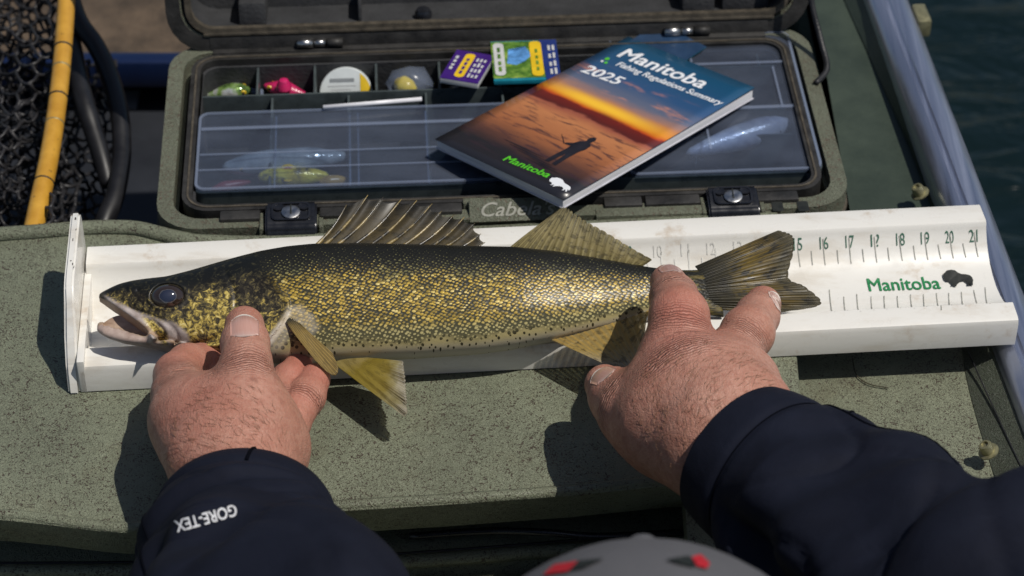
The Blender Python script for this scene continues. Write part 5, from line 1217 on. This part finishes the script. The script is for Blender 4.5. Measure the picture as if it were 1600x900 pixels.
ML_S = lure_mat('silver_minnow', [(.3, (.34, .38, .54)), (.5, (.60, .64, .78)), (.7, (.82, .84, .92))], 70, .28, .15)
ML_C = lure_mat('clear_minnow', [(.3, (.20, .25, .29)), (.5, (.36, .42, .46)), (.7, (.6, .64, .66))], 70, .15, .1)
ML_Y = lure_mat('yellow_jig', [(.3, (.55, .40, .01)), (.6, (.80, .66, .03)), (.75, (.35, .33, .1))], 80, .3, 0)
std = [(0, .001), (.12, .0045), (.35, .0068), (.6, .006), (.85, .003), (1, .001)]
lure('crankbait', (392, 140, -.012), (322, 150, -.016), .035, std, ML_G, 'green and silver minnow lure in the leftmost open compartment')
pk_ = lure('jig_lure', (412, 133, -.012), (484, 150, -.016), .035, [(0, .001), (.2, .0045), (.45, .0075), (.65, .005), (1, .0012)], ML_P, 'bright pink jig lure in an open compartment beside the round tin', hooks=1, lip=False)
lathe('hump', [(.0001, 0), (.0055, 0), (.0050, .003), (.0030, .0065), (.0001, .0078)], ML_P, pk_, 16, M=Matrix.Translation(Vector(at(444, 137, -.008))))
lure('minnow_lure', (1236, 191, -.0055), (1072, 240, -.0065), .07, [(0, .002), (.06, .0060), (.25, .0098), (.55, .0092), (.85, .0050), (1, .002)], ML_S, 'large silver minnow lure under the clear cover right of the booklet', hooks=2, lip=False)
lure('minnow_lure', (346, 262, -.006), (545, 244, -.006), .07, [(0, .002), (.1, .0062), (.35, .0095), (.7, .0090), (1, .0025)], ML_C, 'pale translucent minnow lure under the clear cover behind the yellow lure', hooks=0, lip=False)
m = Mat('target_spot_lure', (.5, .4, .05), .2, Coat_Weight=.7); v = m.coord('Object')
ML_T = lure_mat('yellow_black_lure', [(.36, (.03, .03, .04)), (.47, (.55, .42, .03)), (.6, (.80, .68, .08)), (.7, (.05, .05, .04))], 55, .25, .1)
yl = lure('spotted_lure', (402, 277, -.004), (515, 275, -.005), .045, [(0, .002), (.15, .0062), (.5, .0078), (.8, .0055), (1, .002)], ML_T, 'yellow and black lure with a red eye spot under the clear cover', hooks=0, lip=False, eye=False)
p = at(450, 270, .0008); 
for r_, mt, dz in ((.0062, M_YEL, 0), (.0042, plain('red_orange_spot', (.45, .05, .01), .4), .0003), (.0018, M_INK, .0006)):
    lathe('eye_spot', [(.0001, 0), (r_, 0), (r_ * .9, .0004), (.0001, .0006)], mt, yl, 20, M=Matrix.Translation(Vector(p + A(0, 0, dz))) @ Matrix.Rotation(R(35), 4, 'X'))
lure('amber_bait', (498, 285, -.005), (545, 281, -.006), .03, [(0, .001), (.3, .0045), (.7, .0038), (1, .001)], plain('amber_rubber', (.42, .26, .06), .3), 'small amber soft bait right of the yellow lure under the clear cover', hooks=0, lip=False, eye=False)
lure('soft_bait', (330, 296, -.014), (392, 284, -.014), .03, [(0, .001), (.3, .004), (.7, .003), (1, .001)], plain('dark_red_rubber', (.22, .015, .03), .35), 'small dark red soft bait at the front left of the tray', hooks=0, lip=False, eye=False)
# round tin standing in its compartment, yellow end label
tp = at(541, 146, -.014); TM = Matrix.Translation(Vector(tp)) @ Matrix.Rotation(R(3), 4, 'Z') @ Matrix.Rotation(R(58), 4, 'X')
tin = lathe('round_tin', [(.0001, -.006), (.0180, -.006), (.0186, -.0054), (.0186, .0050), (.0180, .0058), (.0001, .0058)], plain('white_tin_label', (.60, .64, .64), .4, .1), None, 40, M=TM, label='round white tin with a yellow side label standing in the tray', cat='tin')
V, Fc = poly_fill([(.0175 * math.cos(t), .0175 * math.sin(t)) for t in np.linspace(-.95, .95, 16)]); mobj('yellow_label', [TM @ Vector((x, y, .0061)) for x, y, _ in V], Fc, M_YEL, tin, smooth=False)
for k, (x0, x1, y) in enumerate(((-.011, .006, .0085), (-.0125, .007, .0055), (-.010, .004, .003))): mobj('print_line', [TM @ Vector(q) for q in ((x0, y, .0061), (x1, y, .0061), (x1, y + (.0024 if k == 0 else .0006), .0061), (x0, y + (.0024 if k == 0 else .0006), .0061))], [(0, 1, 2, 3)], M_PALE if k else plain('grey_print', (.25, .27, .28), .5), tin, smooth=False)
# yellow jig in a clear bag
yj = lure('yellow_jig', (618, 128, -.010), (650, 142, -.012), .02, [(0, .003), (.3, .0070), (.7, .006), (1, .002)], ML_Y, 'yellow jig wrapped in a crumpled clear bag in an open compartment', hooks=0, lip=False, eye=False)
V, Fc = tube_vf([at(606, 134, -.010), at(618, 130, -.008), at(640, 128, -.006), at(660, 130, -.008), at(674, 138, -.012)], [.003, .009, .0115, .0095, .004], 18); V = np.array(V) + rng.normal(0, .0009, (len(V), 3)); mobj('bag', V, Fc, M_CLEDGE, yj)
lure('dark_jig', (700, 140, -.012), (735, 146, -.012), .02, [(0, .002), (.4, .005), (1, .002)], lure_mat('pearl_jig', [(.4, (.05, .05, .06)), (.6, (.5, .48, .5))], 120), 'small pearl and black jig under the purple card', hooks=0, lip=False, eye=False)

# ------------------------------------------------------------------ landing net on the left
m = Mat('yellow_hoop_paint', (.55, .29, .03), .38, Coat_Weight=.3); v = m.coord('Object'); f_ = m.noise(v, 60, 5, .65)
c = m.mix(m.lin(f_, .3, .7), (.44, .215, .02), (.60, .33, .045)); c = m.mix(m.math('MULTIPLY', m.ss(m.noise(v, 190, 3, .6), .64, .74), .8), c, (.10, .055, .02)); m.set('Base Color', c); M_HOOP = m.m
M_NET = plain('black_rubber_net', (.020, .019, .021), .5, .3, 100); M_TUBE = plain('black_rubber_tube', (.010, .010, .012), .42, .3, 60)
hp = [(113, -120, .02), (106, -40, .008), (102, 30, -.002), (97, 95, -.008), (88, 175, -.014), (76, 250, -.018), (62, 315, -.022), (50, 372, -.026), (44, 395, -.03)]
net = empty('landing_net', tuple(at(76, 250, -.1)), label='landing net with yellow hoop and black rubber mesh behind the hatch lid', cat='landing net')
hoop = tube('hoop', [at(*p) for p in hp], [.0062, .0066, .0072], M_HOOP, net, 18, n=70)
HPs = cspline(np.array([at(*p) for p in hp]), 200)
for py in (78, 108, 155, 196, 288):
    k = int(np.argmin([abs(((450 - FPX * ((q - CP) @ CU) / ((q - CP) @ CF))) - py) for q in HPs])); q0, q1 = HPs[k], HPs[k + 1]; d_ = nrm(q1 - q0)
    V, Fc = tube_vf([q0 - d_ * .0005, q0 + d_ * .0005], [.0073, .0073] if py in (78, 155, 288) else [.0069, .0069], 18); mobj('band', V, Fc, M_INK if py in (78, 155, 288) else M_BRASS, hoop)
tube('rim_tube', [at(*p) for p in ((100, -40, -.03), (122, 30, -.04), (150, 72, -.05), (172, 120, -.06), (187, 180, -.07), (190, 245, -.08), (180, 305, -.085), (164, 345, -.09), (150, 390, -.1))], [.0070, .0070], M_TUBE, net, 14, n=60)
tube('rim_tube', [at(*p) for p in ((112, 60, -.05), (121, 110, -.055), (132, 160, -.06), (146, 205, -.07), (160, 250, -.08), (170, 290, -.09))], [.0065, .0075, .006], M_TUBE, net, 14, n=40)
def hexnet(name, x0, x1, y0, y1, cell, zf, rad, jit):
    V, Fc = [], []; dx = cell * 1.5; dy = cell * math.sqrt(3); pts = {}
    def pt(x, y):
        k = (round(x), round(y))
        if k not in pts: pts[k] = at(x + rng.normal(0, jit), y + rng.normal(0, jit), zf(x, y) + rng.normal(0, .002))
        return k
    E_ = set(); i = 0; x = x0
    while x < x1:
        y = y0 + (dy / 2 if i % 2 else 0)
        while y < y1:
            H_ = [pt(x + cell * math.cos(R(60 * k)), y + cell * math.sin(R(60 * k))) for k in range(6)]
            for k in range(6): E_.add(tuple(sorted((H_[k], H_[(k + 1) % 6]))))
            y += dy
        x += dx; i += 1
    for a, b in sorted(E_):
        A_, B_ = pts[a], pts[b]
        mid = (A_ + B_) / 2 + A(0, 0, -.0012)
        v_, f2 = tube_vf([A_, mid, B_], [rad * 1.35, rad, rad * 1.35], 6); n0 = len(V); V += list(v_); Fc += [tuple(q + n0 for q in f) for f in f2]
    return mobj(name, V, Fc, M_NET, net)
hexnet('net_mesh', -60, 96, -60, 390, 11, lambda x, y: -.06 - .02 * math.sin(x * .04 - y * .05), .0012, 3.0)
hexnet('net_mesh', -60, 92, -60, 380, 17, lambda x, y: -.03 - .02 * math.sin(x * .05 + y * .02) - .0004 * max(0, 90 - x) * .3, .0011, 2.5)
hexnet('net_mesh', -60, 110, -60, 400, 14, lambda x, y: -.10 - .02 * math.sin(x * .07 - y * .03), .0012, 3.5)
hexnet('net_mesh', 96, 176, 100, 400, 10, lambda x, y: -.12 - .015 * math.sin(x * .1 + y * .04), .0011, 3.5)
# black cords in the gap below the hatch lid
tube('black_cord', [at(x, y, z) for x, y, z in ((640, 838, -.055), (760, 830, -.05), (850, 832, -.045), (930, 838, -.048), (1030, 834, -.05), (1120, 828, -.052), (1230, 815, -.054))], [.0022], M_BLACKG, None, 8, n=50, label='glossy black cord lying in the gap below the hatch lid', cat='cord')
# grass stem caught on the side floor
tube('dry_stem', [at(x, y, -.0225) for x, y in ((1332, 560), (1338, 585), (1358, 600), (1388, 606))], [.0004], plain('dry_stem', (.05, .045, .025), .7), None, 6, n=24, label='thin dark curved stem lying under the right end of the measuring board', cat='stem')
